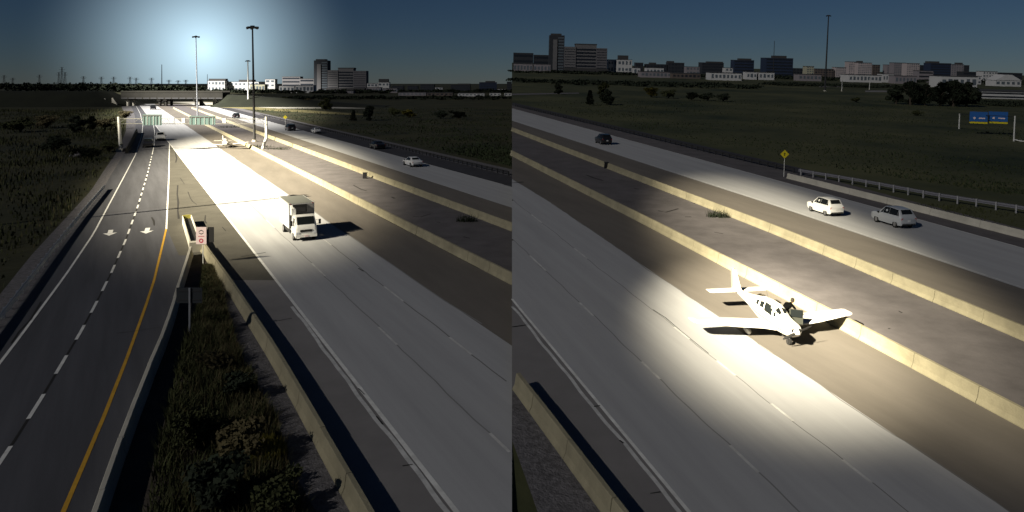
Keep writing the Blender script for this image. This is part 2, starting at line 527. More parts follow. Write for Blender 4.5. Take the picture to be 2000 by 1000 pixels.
# ================================================================== RIGHT ROADS
rE1 = pts((1000, 585), (1012, 600), (1344, 1000))
rJ2 = pts((1000, 467), (1140, 600), (1560, 1000))
rJ3 = pts((1000, 390), (1276, 608), (1600, 864), (1772, 1000))
rCE = pts((1000, 350), (1081, 400), (1261, 523), (1500, 685), (1970, 1000))
rB3 = pts((1000, 302), (1264, 437), (1500, 560), (2000, 827))
rB4 = pts((1000, 255), (1500, 449), (1650, 511), (2000, 660))
rF0 = pts((1000, 236), (1500, 398), (2000, 566))
rF1 = pts((1000, 212), (1500, 348), (2000, 486))
rG = pts((1000, 207), (1500, 333), (1540, 343), (2000, 462))
rGW = pts((1000, 760), (1172, 1000))           # base of the gore wall
rc = strip('highway_lanes', Rt, rE1, rJ2, 460, 1180, .036, CONC_PR, k=70, hz=100)
strip('lane_slab', Rt, rJ2, rJ3, 380, 1180, .036, CONC_PR, parent=rc, hz=100)
strip('lane_slab', Rt, rJ3, rCE, 345, 1180, .036, CONC_PR, parent=rc, hz=100)
strip('shoulder_pavement', Rt, rGW, rE1, 585, 1180, .032, CONC_S, hz=100)
strip('gravel_strip', Rt, pts((1000, 860), (1050, 1000)), rGW, 760, 1180, .014, GRAVEL, hz=100)
rs = strip('median_shoulder', Rt, rCE, rB3, 300, 1100, .030, ASPH_B, hz=100)
rm = strip('median_pavement', Rt, rB3, rB4, 254, 1050, .022, ASPH_M, hz=100)
rf = strip('far_shoulder', Rt, rB4, rF0, 234, 900, .028, ASPH_B, hz=100)
rl = strip('far_lanes', Rt, rF0, rF1, 210, 800, .036, CONC_PR, hz=100)
rd = strip('far_gravel', Rt, rF1, pts((1000, 203), (1500, 322), (1560, 335), (1780, 393), (2000, 448)), 202, 700, .028, ASPH_M, hz=100)
strip('far_verge_gravel', Rt, pts((1000, 206), (1500, 326), (1560, 339)), pts((1000, 200), (1500, 314), (1560, 328)), 200, 340, .034, ASPH_D, hz=100)
line('edge_line', Rt, rE1, .16, 585, 1180, .044, WHITE_P, rc, hz=100)
line('worn_line', Rt, pts((1000, 594), (1000, 600), (1326, 1000)), .18, 600, 1180, .044, WHITE_W, rc, hz=100, wob=.03)
line('lane_joint', Rt, rJ2, .07, 467, 1180, .044, TAR_F, rc, k=90, hz=100, wob=.035)
line('lane_joint', Rt, rJ3, .05, 390, 1180, .044, TAR_M, rc, k=90, hz=100, wob=.035)
for J, ys in ((rJ2, ((500, 530), (592, 618), (708, 742), (872, 925), (1080, 1150))), (rJ3, ((420, 436), (486, 506), (640, 664), (706, 735), (790, 824), (900, 945)))):
    for a, b in ys: line('lane_dash', Rt, J, .14, a, b, .048, WHITE_W, rc, k=6, hz=100)
line('pavement_edge', Rt, rCE, .06, 352, 1180, .044, TAR_M, rc, k=90, hz=100, wob=.06)
line('edge_line', Rt, rF1, .14, 212, 800, .044, WHITE_P, rl, hz=100)
line('edge_line', Rt, pts((1006, 236), (1500, 396), (2000, 563)), .12, 236, 800, .044, WHITE_W, rl, hz=100)
line('dirt_edge', Rt, rB3, .12, 302, 1100, .038, TAR, rs, hz=100, wob=.03)
line('dirt_edge', Rt, rB4, .14, 256, 1000, .032, TAR_M, rm, hz=100, wob=.05)
line('dirt_edge', L, B1, .12, 212, 560, .038, TAR, ms, wob=.03)
line('dirt_edge', L, B2, .14, 212, 454, .032, TAR_M, md, wob=.05)
for px_, wd in (([(1000, 358), (1012, 357), (1022, 356)], .3), ([(1000, 640), (1015, 638), (1028, 636)], .1), ([(1160, 796), (1172, 794)], .08), ([(1210, 862), (1218, 868)], .09),
                ([(1275, 606), (1300, 622), (1330, 648), (1384, 692)], .05), ([(1270, 966), (1290, 963)], .06)):
    ribbon('crack_or_shadow', Rt, px_, wd, .050, TAR, rc)
for px_, wd in (([(1145, 342), (1160, 348), (1178, 353)], .3), ([(1230, 347), (1243, 346)], .3), ([(1285, 412), (1300, 415), (1325, 408)], .3), ([(1238, 368), (1248, 370)], .4), ([(1338, 424), (1350, 424)], .25), ([(1395, 454), (1412, 457)], .2), ([(1355, 398), (1367, 395)], .2), ([(1755, 608), (1762, 612)], .15), ([(1735, 642), (1738, 643)], .2)):
    ribbon('crack_or_shadow', Rt, px_, wd, .030, TAR, rm)

# ================================================================== BARRIERS
def path_len(p): return sum((b - a).length for a, b in zip(p, p[1:]))
def path_at(p, s):
    for a, b in zip(p, p[1:]):
        l = (b - a).length
        if s <= l or b is p[-1]: return a + (b - a)*(s/l), (b - a).normalized()
        s -= l
def barrier(name, label, side, path, seg=4.0, h=BH, wb=.56, wt=.22, m=CONC_Y, group=None, ends=False):
    t = thing(name, label, 'barrier', side, path[0], 0, group)
    base = Vector(path[0]); L_ = path_len(path); s = 0; cache = {}
    while s < L_ - .3:
        l = seg if s < 110 else seg*3
        l = min(l, L_ - s)
        p, d = path_at(path, s); q, _ = path_at(path, s + l)
        d = (q - p); ln = d.length
        key = round(ln, 1)
        if key not in cache:
            pr = [(-wb/2, 0), (-wb/2, .08), (-wb/2*.62, .30), (-wt/2, h-.02), (-wt/2+.02, h), (wt/2-.02, h), (wt/2, h-.02), (wb/2*.62, .30), (wb/2, .08), (wb/2, 0)]
            mb = MB(); g_ = .02
            mb.loft([[(x, g_, z) for x, z in pr], [(x, ln - g_, z) for x, z in pr]])
            cache[key] = mb.mesh('barrier_segment', m)
        o = obj('barrier_segment', cache[key], t)
        o.matrix_basis = Matrix.Translation(p - base) @ Matrix.Rotation(heading(d) - math.pi/2, 4, 'Z') @ Matrix.Translation((random.uniform(-.012, .012), 0, random.uniform(-.008, .004)))
        s += l
    return t
def from_line(side, A, ys, off=0.0):
    ps = [side.P(A(y), y) for y in ys]
    d = (ps[-1] - ps[0]).normalized(); nn = Vector((-d.y, d.x, 0))
    return [p + nn*off for p in ps]
y_hit = lambda k: 159.4 + (1000 - 237)/k
barrier('concrete_barrier', 'weathered concrete barrier between the ramp and the weedy gore, left half', L, ramp_bar, wb=.4, wt=.2, m=CONC_L)
barrier('concrete_barrier', 'yellowish concrete barrier on the right of the weedy gore, left half', L, gore_bar, h=.8)
barrier('concrete_barrier', "near median barrier just right of the truck shadow, left half of the picture", L, from_line(L, B1, (y_hit(1.913) - .3, 400, 300, 250, 212), off=-.28))
barrier('concrete_barrier', 'far median barrier carrying a small black box, left half of the picture', L, from_line(L, B2, (y_hit(2.6) - .3, 380, 300, 250, 212), off=-.28))
barrier('concrete_barrier', 'near median barrier beside the stopped aeroplane, right half of the picture', Rt, from_line(Rt, rB3, (980, 827, 700, 560, 437, 303), off=.28))
barrier('concrete_barrier', 'far median barrier behind the stopped aeroplane, right half of the picture', Rt, from_line(Rt, rB4, (900, 760, 660, 511, 449, 256), off=.28))
barrier('concrete_barrier', 'barrier with a wide black shadow in the lower left corner of the right half', Rt, from_line(Rt, rGW, (1180, 1000, 880, 761), off=-.28), h=.8)
barrier('concrete_barrier', 'pale barrier on the outer edge behind the two white cars, right half', Rt, from_line(Rt, pts((1530, 347), (2000, 467)), (600, 530, 467, 400, 348), off=-.2), h=.75, m=CONC_L, seg=6)
# short barrier protecting the gantry post, its shaded face and shadow painted dark
barrier('concrete_barrier', 'short isolated concrete barrier by the left gantry post on the ramp', L, [L.P(247, 300), L.P(256, 283), L.P(263, 268), L.P(267, 260)], h=1.3, wb=.7, m=CONC_D)

def guardrail(label, side, path, post=2.0, h=.72, seg=4.0, m=STEEL, mp=STEEL, blk=.35):
    t = thing('guardrail', label, 'guardrail', side, path[0]); base = Vector(path[0]); L_ = path_len(path)
    pm = MB().box((0, 0, h/2 - .05), (.14, .16, h + .1)).mesh('post', mp)
    prof = [(.09, h-blk), (.16, h-blk+.06), (.16, h-blk+.12), (.10, h-blk/2), (.16, h-.12), (.16, h-.06), (.09, h), (.06, h), (.12, h-.07), (.07, h-blk/2), (.12, h-blk+.07), (.06, h-blk)]
    s = 0; cache = {}
    while s < L_ - .1:
        l = min(seg if s < 120 else seg*3, L_ - s)
        p, d = path_at(path, s); q, _ = path_at(path, s + l); d = q - p; k_ = round(d.length, 1)
        if k_ not in cache:
            cache[k_] = MB().loft([[(x, 0, z) for x, z in prof], [(x, d.length, z) for x, z in prof]]).mesh('beam', m)
        o = obj('beam', cache[k_], t); rz = heading(d) - math.pi/2
        o.matrix_basis = Matrix.Translation(p - base) @ Matrix.Rotation(rz, 4, 'Z')
        n_ = max(1, int(l/post))
        for i in range(n_):
            if s > 160 and i: continue
            pp, _ = path_at(path, s + i*l/n_)
            o = obj('post', pm, t); o.matrix_basis = Matrix.Translation(pp - base) @ Matrix.Rotation(rz, 4, 'Z')
        s += l
    return t
guardrail('steel guardrail along the outer edge of the ramp, far left', L, [L.P(x, y) for x, y in ((-80, 735), (0, 632), (50, 566), (110, 486), (160, 422), (192, 384), (203, 371))], blk=.42)
guardrail('steel guardrail on white posts behind the two white cars', Rt, [Rt.P(x, y) for x, y in ((2150, 447), (2000, 419), (1830, 392), (1680, 363), (1558, 342))], post=2.0, h=.95, m=mat('rail_dull', (.13, .13, .15), .7), mp=mat('post_dull', (.26, .26, .27), .7), blk=.42)
guardrail('low dark guardrail along the far road in the right half', Rt, [Rt.P(x, y) for x, y in ((1550, 338), (1400, 303), (1200, 254), (1002, 207))], m=STEEL_D, mp=STEEL_D)
guardrail('low dark guardrail along the far road in the left half', L, [L.P(G0(y), y) for y in (343, 310, 280, 250, 225)], m=STEEL_D, mp=STEEL_D)

# ================================================================== GORE: cushion, signs
def gore():
    base = L.P(382, 490); tip = L.P(365, 436)
    d = (tip - base); rz = heading(d); ln = d.length
    t = thing('crash_cushion', 'pale sided crash cushion with yellow nose at the tip of the gore', 'crash cushion', L, base, rz)
    for s_ in (-1, 1):
        mb = MB()
        mb.box((ln*.5, s_*.42, .42), (ln, .08, .84)); part('side_panel', mb, CONC_L, t)
    part('nose', MB().loft([[(ln + .25*math.cos(a) , .46*math.sin(a), z) for a in [math.pi*(-.5 + i/8) for i in range(9)]] for z in (.02, .86)], closed=True), mat('nose_yellow', (.30, .27, .06), .7), t)
    part('cartridge', MB().box((ln*.5, 0, .3), (ln*.96, .74, .5)), PLAST, t)
    part('backup_block', MB().box((-.35, 0, .45), (.7, 1.1, .9)), CONC_L, t)
gore()
def sign_wrong():
    b = L.P(396, 517); t = thing('road_sign', 'small white sign with red mark on a post at the gore tip', 'sign', L, b)
    H_ = L.top(388, 447, b)
    part('post', MB().box((0, .05, H_/2), (.07, .05, H_)), STEEL_L, t)
    mz = H_ - .55
    p = part('panel', MB().box((-.12, 0, mz), (.85, .03, 1.4)), SIGN_W, t)
    for dz, s_ in ((.40, 1), (.16, -1)):
        mb = MB(); x0 = -.12
        mb.add([(x0-.2, -.018, mz+dz-.04*s_), (x0, -.018, mz+dz+.08*s_), (x0+.2, -.018, mz+dz-.04*s_), (x0+.2, -.018, mz+dz-.10*s_), (x0, -.018, mz+dz+.0*s_), (x0-.2, -.018, mz+dz-.10*s_)], [(0, 1, 4, 5), (1, 2, 3, 4)])
        part('chevron', mb, CAR_K, p)
    mb = MB(); vs = []
    for i in range(12):
        a = 2*math.pi*i/12
        for r_ in (.19, .09): vs.append((-.12 + r_*math.cos(a), -.018, mz - .42 + r_*math.sin(a)))
    part('ring', mb.add(vs, [(2*i, (2*i+2) % 24, (2*i+3) % 24, 2*i+1) for i in range(12)]), SIGN_R, p)
    part('red_bar', MB().box((-.12, -.018, mz - .06), (.5, .004, .05)), SIGN_R, p)
    part('sign_shadow_panel', MB().box((.62, .12, mz + .05), (.5, .04, 1.25)), PLAST, t)  # dark sheet added in place of the sign's cast shadow
sign_wrong()
def sign_back():
    b = L.P(371, 662); t = thing('road_sign', 'grey back of a wide sign on a post in the dark gore weeds', 'sign', L, b)
    H_ = L.top(371, 562, b)
    part('post', MB().box((0, -.04, H_/2), (.10, .08, H_)), STEEL, t)
    part('panel', MB().box((-.05, .03, H_ - .45), (1.5, .03, .9)), mat('sign_back', (.022, .026, .03), .7), t)
    for dz in (.2, .7): part('bracket', MB().box((-.05, 0, H_ - dz), (1.3, .03, .05)), STEEL_D, t)
sign_back()

# ================================================================== GANTRY (left) AND SIGNS
def gantry():
    a, b = L.P(236, 296), L.P(518, 291)
    t = thing('sign_gantry', 'overhead sign gantry on two white posts spanning ramp and highway', 'gantry', L, a)
    d = b - a; d.z = 0
    hh = L.top(232, 228, a)
    part('post', MB().tube((0, 0, 0), (-.45, 0, hh), .38, .30, 10), STEEL_L, t, True)
    part('footing', MB().box((0, 0, .3), (1.4, 1.4, .7)), CONC_L, t)
    hb = L.top(520, 228, b)
    mb = MB().tube(d + Vector((-.6, 0, 0)), d + Vector((.3, 0, 2.6)), .32, .32, 10).tube(d + Vector((.3, 0, 2.5)), d + Vector((.2, 0, hb)), .32, .26, 10)
    part('post', mb, STEEL_L, t, True)
    mb = MB()
    ends = [Vector((-.3, 0, hh - .4)), d + Vector((.2, 0, hb - .5))]
    for dy in (-.5, .5):
        for dz in (0, -1.1): mb.tube(ends[0] + Vector((0, dy, dz)), ends[1] + Vector((0, dy, dz)), .045, .045, 5)
    nseg = 22
    for i in range(nseg):
        p = ends[0].lerp(ends[1], i/nseg); q = ends[0].lerp(ends[1], (i+1)/nseg)
        z0, z1 = (0, -1.1) if i % 2 else (-1.1, 0)
        mb.tube(p + Vector((0, -.5, z0)), q + Vector((0, -.5, z1)), .035, .035, 4)
    part('truss', mb, mat('truss_steel', (.16, .16, .15), .8), t)
    for px0, px1, y0, y1, lab in ((283, 320, 223, 244, 'weathered teal sign back over the ramp'), (374, 424, 226, 243, 'weathered grey sign back over the highway lanes')):
        Y = a.y + 1 - .9
        x0, x1 = (px0 - 1000)/F*Y - a.x, (px1 - 1000)/F*Y - a.x
        z1, z0 = 15 + (HZ - y0)/F*Y, 15 + (HZ - y1)/F*Y
        p = part('sign_panel', MB().box(((x0+x1)/2, -.85, (z0+z1)/2), (x1-x0, .08, z1-z0)), SIGN_T, t); p['label'] = lab
        k = 6
        for i in range(k):
            part('rib', MB().box((x0 + (i+.5)*(x1-x0)/k, -.95, (z0+z1)/2 - .1), (.16, .1, (z1-z0)*.8)), mat('rib_a', (.12, .14, .14), .6) if i % 2 else mat('rib_b', (.04, .055, .055), .6), p)
        part('rail', MB().box(((x0+x1)/2, -.96, z1 - .25), (x1-x0, .12, .18)), STEEL_D, p)
    for px_ in (340, 362, 441):
        Y = a.y; x = (px_ - 1000)/F*Y - a.x
        part('lane_light', MB().box((x, -.8, 15 + (HZ - 235)/F*Y), (.7, .3, 1.0)), STEEL, t)
gantry()

def mast(label, side, base, h, r=.3, m=STEEL, name='light_mast', head=True, lean=0.0):
    t = thing(name, label, 'light mast', side, base, tilt=Matrix.Rotation(lean, 4, 'Y'))
    part('pole', MB().tube((0, 0, 0), (0, 0, h), r, r*.55, 10), m, t, True)
    part('base', MB().tube((0, 0, 0), (0, 0, .5), r*1.9, r*1.6, 10), CONC_L, t)
    if head:
        part('ring', MB().tube((0, 0, h - .5), (0, 0, h + .1), r*1.6, r*1.6, 10), STEEL_D, t)
        for i in range(6):
            a = i*math.pi/3
            part('lamp', MB().tube((math.cos(a)*r, math.sin(a)*r, h-.3), (math.cos(a)*1.5, math.sin(a)*1.5, h-.5), .22, .34, 6), STEEL_D, t)
    return t
mast('pale high mast rising behind the gantry, over the highway lanes', L, L.P(386, 231), 34, .30, STEEL, lean=R(-1.2))
mast('thick dark high mast standing in the median weeds', L, L.P(497, 277), 29, .34, STEEL_D, lean=R(-1.0))
b = L.P(485, 208); mast('slim pale high mast beyond the dark one', L, b, L.top(481, 118, b), .55, STEEL_L, lean=R(-.6))
b = L.at(316, 700); mast('distant thin pole above the overpass', L, b, L.top(316, 126, b), .5, STEEL_D, head=False)
b = L.at(405, 800); mast('short distant pole left of the pale buildings', L, b, L.top(405, 145, b), .4, STEEL, head=False)
b = Rt.P(1611, 178); mast('tall high mast standing in the field, right half', Rt, b, Rt.top(1617, 30, b), .55, STEEL_D, lean=R(.6))
b = Rt.at(1510, 900); mast('distant faint mast by the dark blue office block', Rt, b, Rt.top(1510, 80, b), .5, STEEL_D, head=False)
for i, (px_, yb, yt) in enumerate(((1644, 178, 150), (1698, 175, 152))):
    b = Rt.P(px_, yb); mast(('pale lamp post standing right of the field mast', 'second pale lamp post, further right of the field mast')[i], Rt, b, Rt.top(px_, yt, b), .25, STEEL_L, name='lamp_post', head=False)
# mast outside the frame on the left: its long shadow lies across ramp and highway
b = L.P(575, 376) - SH*(30/math.tan(R(SUN_EL)))
mast('high mast left of the frame whose thin shadow crosses the ramp', L, b, 30, .38, STEEL)

# diamond warning signs
def diamond(label, side, px_, yb, yc, r=.45):
    b = side.P(px_, yb); t = thing('warning_sign', label, 'sign', side, b); h = side.top(px_, yc, b)
    part('post', MB().box((0, .04, h/2 + .2), (.08, .06, h + .4)), STEEL_L, t)
    p = part('panel', MB().add([(0, 0, h-r), (r, 0, h), (0, 0, h+r), (-r, 0, h), (0, .02, h-r), (r, .02, h), (0, .02, h+r), (-r, .02, h)], [(0,1,2,3), (7,6,5,4), (0,4,5,1), (1,5,6,2), (2,6,7,3), (3,7,4,0)]), SIGN_Y, t)
    part('symbol', MB().add([(-.06, -.008, h-.2), (.06, -.008, h-.2), (.06, -.008, h+.1), (-.06, -.008, h+.1), (0, -.008, h+.25), (.15, -.008, h+.08), (-.15, -.008, h+.08)], [(0,1,2,3), (6,5,4)]), CAR_K, p)
diamond('yellow diamond warning sign on a post beside the far barrier, right half', Rt, 1531, 346, 301, .62)
diamond('tiny yellow diamond warning sign beside the far lanes, left half', L, 557, 243, 229, .75)

# blue board gantry on the right
def blue_gantry():
    a, b = Rt.P(1873, 252), Rt.P(1980, 276)
    t = thing('sign_gantry', 'pair of blue and yellow boards between two white posts in the field', 'sign', Rt, a)
    d = b - a
    h0, h1 = Rt.top(1874, 222, a), Rt.top(1982, 226, b)
    part('post', MB().tube((0, 0, 0), (0, 0, h0), .16, .14, 8), STEEL_L, t, True)
    part('post', MB().tube(d, d + Vector((0, 0, h1)), .16, .14, 8), STEEL_L, t, True)
    part('curved_rail', MB().tube(d + Vector((0, 0, .4)), d + Vector((1.2, -1.0, .15)), .14, .14, 6).tube(d + Vector((1.2, -1.0, .15)), d + Vector((5, -1.6, .1)), .14, .14, 6), STEEL_L, t)
    Y = (Rt.M @ a).y
    part('beam', MB().tube((0, 0, h0 - .15), d + Vector((0, 0, h1 - .15)), .06, .06, 6), STEEL_D, t)
    for px0, px1 in ((1893, 1924), (1930, 1963)):
        f0, f1 = (px0 - 1873)/107, (px1 - 1873)/107
        p0, p1 = d*f0, d*f1
        cp = Rt.at((px0 + px1)/2, (Rt.M @ (a + d*.5)).y)
        z1, z0 = Rt.top(0, 218, cp), Rt.top(0, 241, cp)
        u = (p1 - p0); c = cp - a; w_ = (px1 - px0)/F*(Rt.M @ cp).y
        rot = Matrix.Rotation(heading(u)*.15, 3, 'Z')
        pn = part('board', MB().box(c + Vector((0, -.25, (z0+z1)/2 + .25)), (w_, .08, (z1-z0)-.5), rot), SIGN_B, t)
        part('yellow_strip', MB().box(c + Vector((0, -.27, z0 + .2)), (w_, .08, .4), rot), SIGN_Y, pn)
        mb = MB().tube(c + rot @ Vector((-w_*.22, -.31, 0)) + Vector((0, 0, z0 + 1.3)), c + rot @ Vector((-w_*.22, -.36, 0)) + Vector((0, 0, z0 + 1.3)), .28, .28, 10)
        part('emblem', mb, SIGN_W, pn)
        part('lettering', MB().box(c + rot @ Vector((w_*.2, -.31, 0)) + Vector((0, 0, z0 + 1.3)), (w_*.36, .03, .26), rot), SIGN_W, pn)
blue_gantry()

# black boxes hung on the far median barriers
def barrier_box(label, side, px_, py_):
    b = side.P(px_, py_); t = thing('junction_box', label, 'box', side, b, 0)
    part('case', MB().box((0, 0, .45), (.62, .45, .9)), CAR_K, t)
    part('lid', MB().box((0, 0, .93), (.70, .52, .06)), PLAST, t)
barrier_box('small black box in front of the far median barrier, left half', L, 713, 349)
barrier_box('small black box in front of the far median barrier, right half', Rt, 1184, 329)

# ================================================================== VEHICLES
def ring(x, zb, zbelt, zr, wb, wbelt, wr):
    zm = zb + (zbelt - zb)*.45
    rt = [(x, -wb, zb), (x, -wbelt*1.01, zm), (x, -wbelt, zbelt), (x, -wr, zr - .03), (x, -wr*.8, zr)]
    return [Vector(p) for p in rt] + [Vector((p[0], -p[1], p[2])) for p in rt[::-1]]
SUV = [(-2.36, .45, .85, .90, .76, .80, .76), (-2.28, .34, .98, 1.08, .82, .90, .84), (-2.15, .30, 1.05, 1.20, .86, .93, .80), (-1.72, .28, 1.07, 1.66, .88, .94, .70),
       (-.5, .26, 1.06, 1.72, .89, .95, .71), (.35, .26, 1.04, 1.67, .89, .95, .68), (1.12, .28, 1.03, 1.12, .88, .94, .84), (1.95, .32, .96, 1.02, .88, .93, .82), (2.25, .36, .86, .93, .84, .90, .80), (2.34, .42, .70, .78, .78, .84, .74)]
SEDAN = [(-2.30, .45, .78, .84, .72, .76, .70), (-2.2, .32, .90, .98, .80, .86, .76), (-1.55, .26, .95, 1.03, .84, .89, .74), (-.85, .24, .94, 1.40, .85, .90, .62), (-.1, .24, .93, 1.45, .85, .90, .63), (.35, .24, .92, 1.42, .85, .90, .62), (1.15, .26, .90, .97, .84, .89, .78), (2.0, .30, .80, .86, .82, .87, .76), (2.24, .38, .68, .74, .78, .82, .7)]
def side_quad(S, i, j, s, lo=.08, hi=.96, t0=.015, t1=.985, off=.012):
    out = []
    for (k, t) in ((i, t0), (j, t1)):
        a, b_ = ring(*S[i]), ring(*S[j])
        ia, ib = (2, 3) if s < 0 else (7, 6)
        lo_p = a[ia].lerp(b_[ia], t); hi_p = a[ib].lerp(b_[ib], t)
        out.append((lo_p.lerp(hi_p, lo), lo_p.lerp(hi_p, hi)))
    vs = [out[0][0], out[1][0], out[1][1], out[0][1]]
    return [v_ + Vector((0, s*off, .004)) for v_ in vs]
def top_quad(S, i, j, lo=.12, hi=.9, ins=.06, off=.012):
    a, b_ = ring(*S[i]), ring(*S[j])
    nn = (b_[5] - a[5]).cross(a[4] - a[5]).normalized()
    if nn.z < 0: nn = -nn
    vs = []
    for t in (lo, hi):
        p, q = a[4].lerp(b_[4], t), a[5].lerp(b_[5], t)
        e = (q - p)*ins
        vs += [p + e + nn*off - Vector((0, .06, 0)), q - e + nn*off + Vector((0, .06, 0))]
    return [vs[0], vs[1], vs[3], vs[2]]
def wheel(t, x, y, r=.34, wd=.22, m=RUBBER, name='wheel'):
    s = 1 if y > 0 else -1
    o = part(name, MB().tube((x, y - s*wd, r), (x, y, r), r, r, 16), m, t, True)
    part('rim', MB().tube((x, y - s*.05, r), (x, y + s*.012, r), r*.62, r*.58, 10), RIM, o, True)
def make_car(label, paint, S, cat, name, side, loc, rz, scale=1, group=None, lx=1.0, lz=1.0):
    t = thing(name, label, cat, side, loc, rz, group, scale)
    t.matrix_basis = t.matrix_basis @ Matrix.Diagonal((lx, 1, lz, 1))
    body = part('body', MB().loft([ring(*s) for s in S]), paint, t, True)
    suv = S is SUV
    g1, g2 = (5, 6) if True else (5, 6)
    ws = (5, 6); rw = (2, 3); sd_ = ((3, 4), (4, 5))
    part('windshield', MB().add(top_quad(S, *ws, lo=.08, hi=.86), [(0,1,2,3)]), GLASS, t)
    part('rear_window', MB().add(top_quad(S, *rw, lo=.15 if suv else .2, hi=.9), [(0,1,2,3)]), GLASS, t)
    for s in (-1, 1):
        for i, j in sd_:
            part('side_window', MB().add(side_quad(S, i, j, s), [(0,1,2,3)]), GLASS, t)
        a = side_quad(S, 5, 6, s, lo=.14, hi=.85, t0=.03, t1=.6)
        part('quarter_window', MB().add([a[0], a[1], a[3]], [(0,1,2)]), GLASS, t)
        a = side_quad(S, 2, 3, s, lo=.14, hi=.85, t0=.45, t1=.97)
        part('quarter_window', MB().add([a[1], a[2], a[0]], [(0,1,2)]), GLASS, t)
        part('tail_light', MB().box((S[1][0] - .02, s*.74, S[1][2] - .12), (.10, .22, .2)), RED_L, t)
        part('headlight', MB().box((S[-3][0] + .24, s*.66, .72 if suv else .62), (.14, .26, .14)), CLEAR_L, t)
        part('mirror', MB().box((1.0, s*1.02, 1.06 if suv else .94), (.14, .16, .12)), PLAST, t)
        for x in (-1.42, 1.42): wheel(t, x, s*.93)
    part('bumper', MB().box((S[0][0] + .1, 0, .42), (.2, 1.5, .16)), PLAST, t)
    part('bumper', MB().box((S[-1][0] - .06, 0, .45), (.2, 1.4, .2)), PLAST, t)
    if suv:
        part('number_plate', MB().box((S[0][0] - .005, 0, .72), (.02, .34, .17)), WHITE_P, t)
    return t
VPL = L.P(600, 480) - L.P(237 + (600-237)*.5, 159.4 + (480-159.4)*.5)     # toward the camera along the left road
h_near = heading(VPL)
h_far = h_near + math.pi
dR = Rt.P(1500, 449) - Rt.P(1000, 256)
h_r = heading(-dR)
make_car('bright white car driving away, the left one of the pair', CAR_W, SUV, 'car', 'white_car', Rt, Rt.P(1611, 417), h_r, 1.0, 'white cars on the far lanes', .80, 1.08)
make_car('greyish white car driving away, the right one of the pair', CAR_S, SUV, 'car', 'silver_car', Rt, Rt.P(1744, 439), h_r, 1.05, 'white cars on the far lanes', .82, 1.08)
make_car('black car with a pointed shadow on the far lanes, right half', CAR_K, SUV, 'car', 'black_car', Rt, Rt.P(1178, 281), h_r, 1.1, None, .76, 1.05)
make_car('white sedan alone on the far lanes, left half right edge', CAR_W, SEDAN, 'car', 'white_car', L, L.P(806, 324), h_far, 1.15)
make_car('black car pulled onto the far shoulder strip, left half', CAR_K, SEDAN, 'car', 'black_car', L, L.P(737, 290), h_far, 1.2)
make_car('small white car further up the far lanes near its edge', CAR_W, SEDAN, 'car', 'white_car', L, L.P(617, 260), h_far, 1.1)
make_car('dark car with bright roof reflection on the far lanes under the yellow sign', CAR_K, SUV, 'car', 'black_car', L, L.P(567, 255), h_far, 1.25)
make_car('tiny dark car far up the far lanes behind the dark mast', CAR_K, SUV, 'car', 'black_car', L, L.P(461, 231), h_far, 1.3)
make_car('dark car coming down the ramp between its white lines', CAR_K, SUV, 'car', 'black_car', L, L.P(289, 287), heading(L.P(286, 300) - L.P(292, 280)), 1.15)
make_car('white van merging at the head of the ramp', CAR_W, SUV, 'car', 'white_car', L, L.P(313, 274), heading(L.P(318, 285) - L.P(308, 268)), 1.25)
make_car('tiny dark car coming out from under the overpass', CAR_K, SUV, 'car', 'black_car', L, L.P(299, 214), h_near, 1.5)

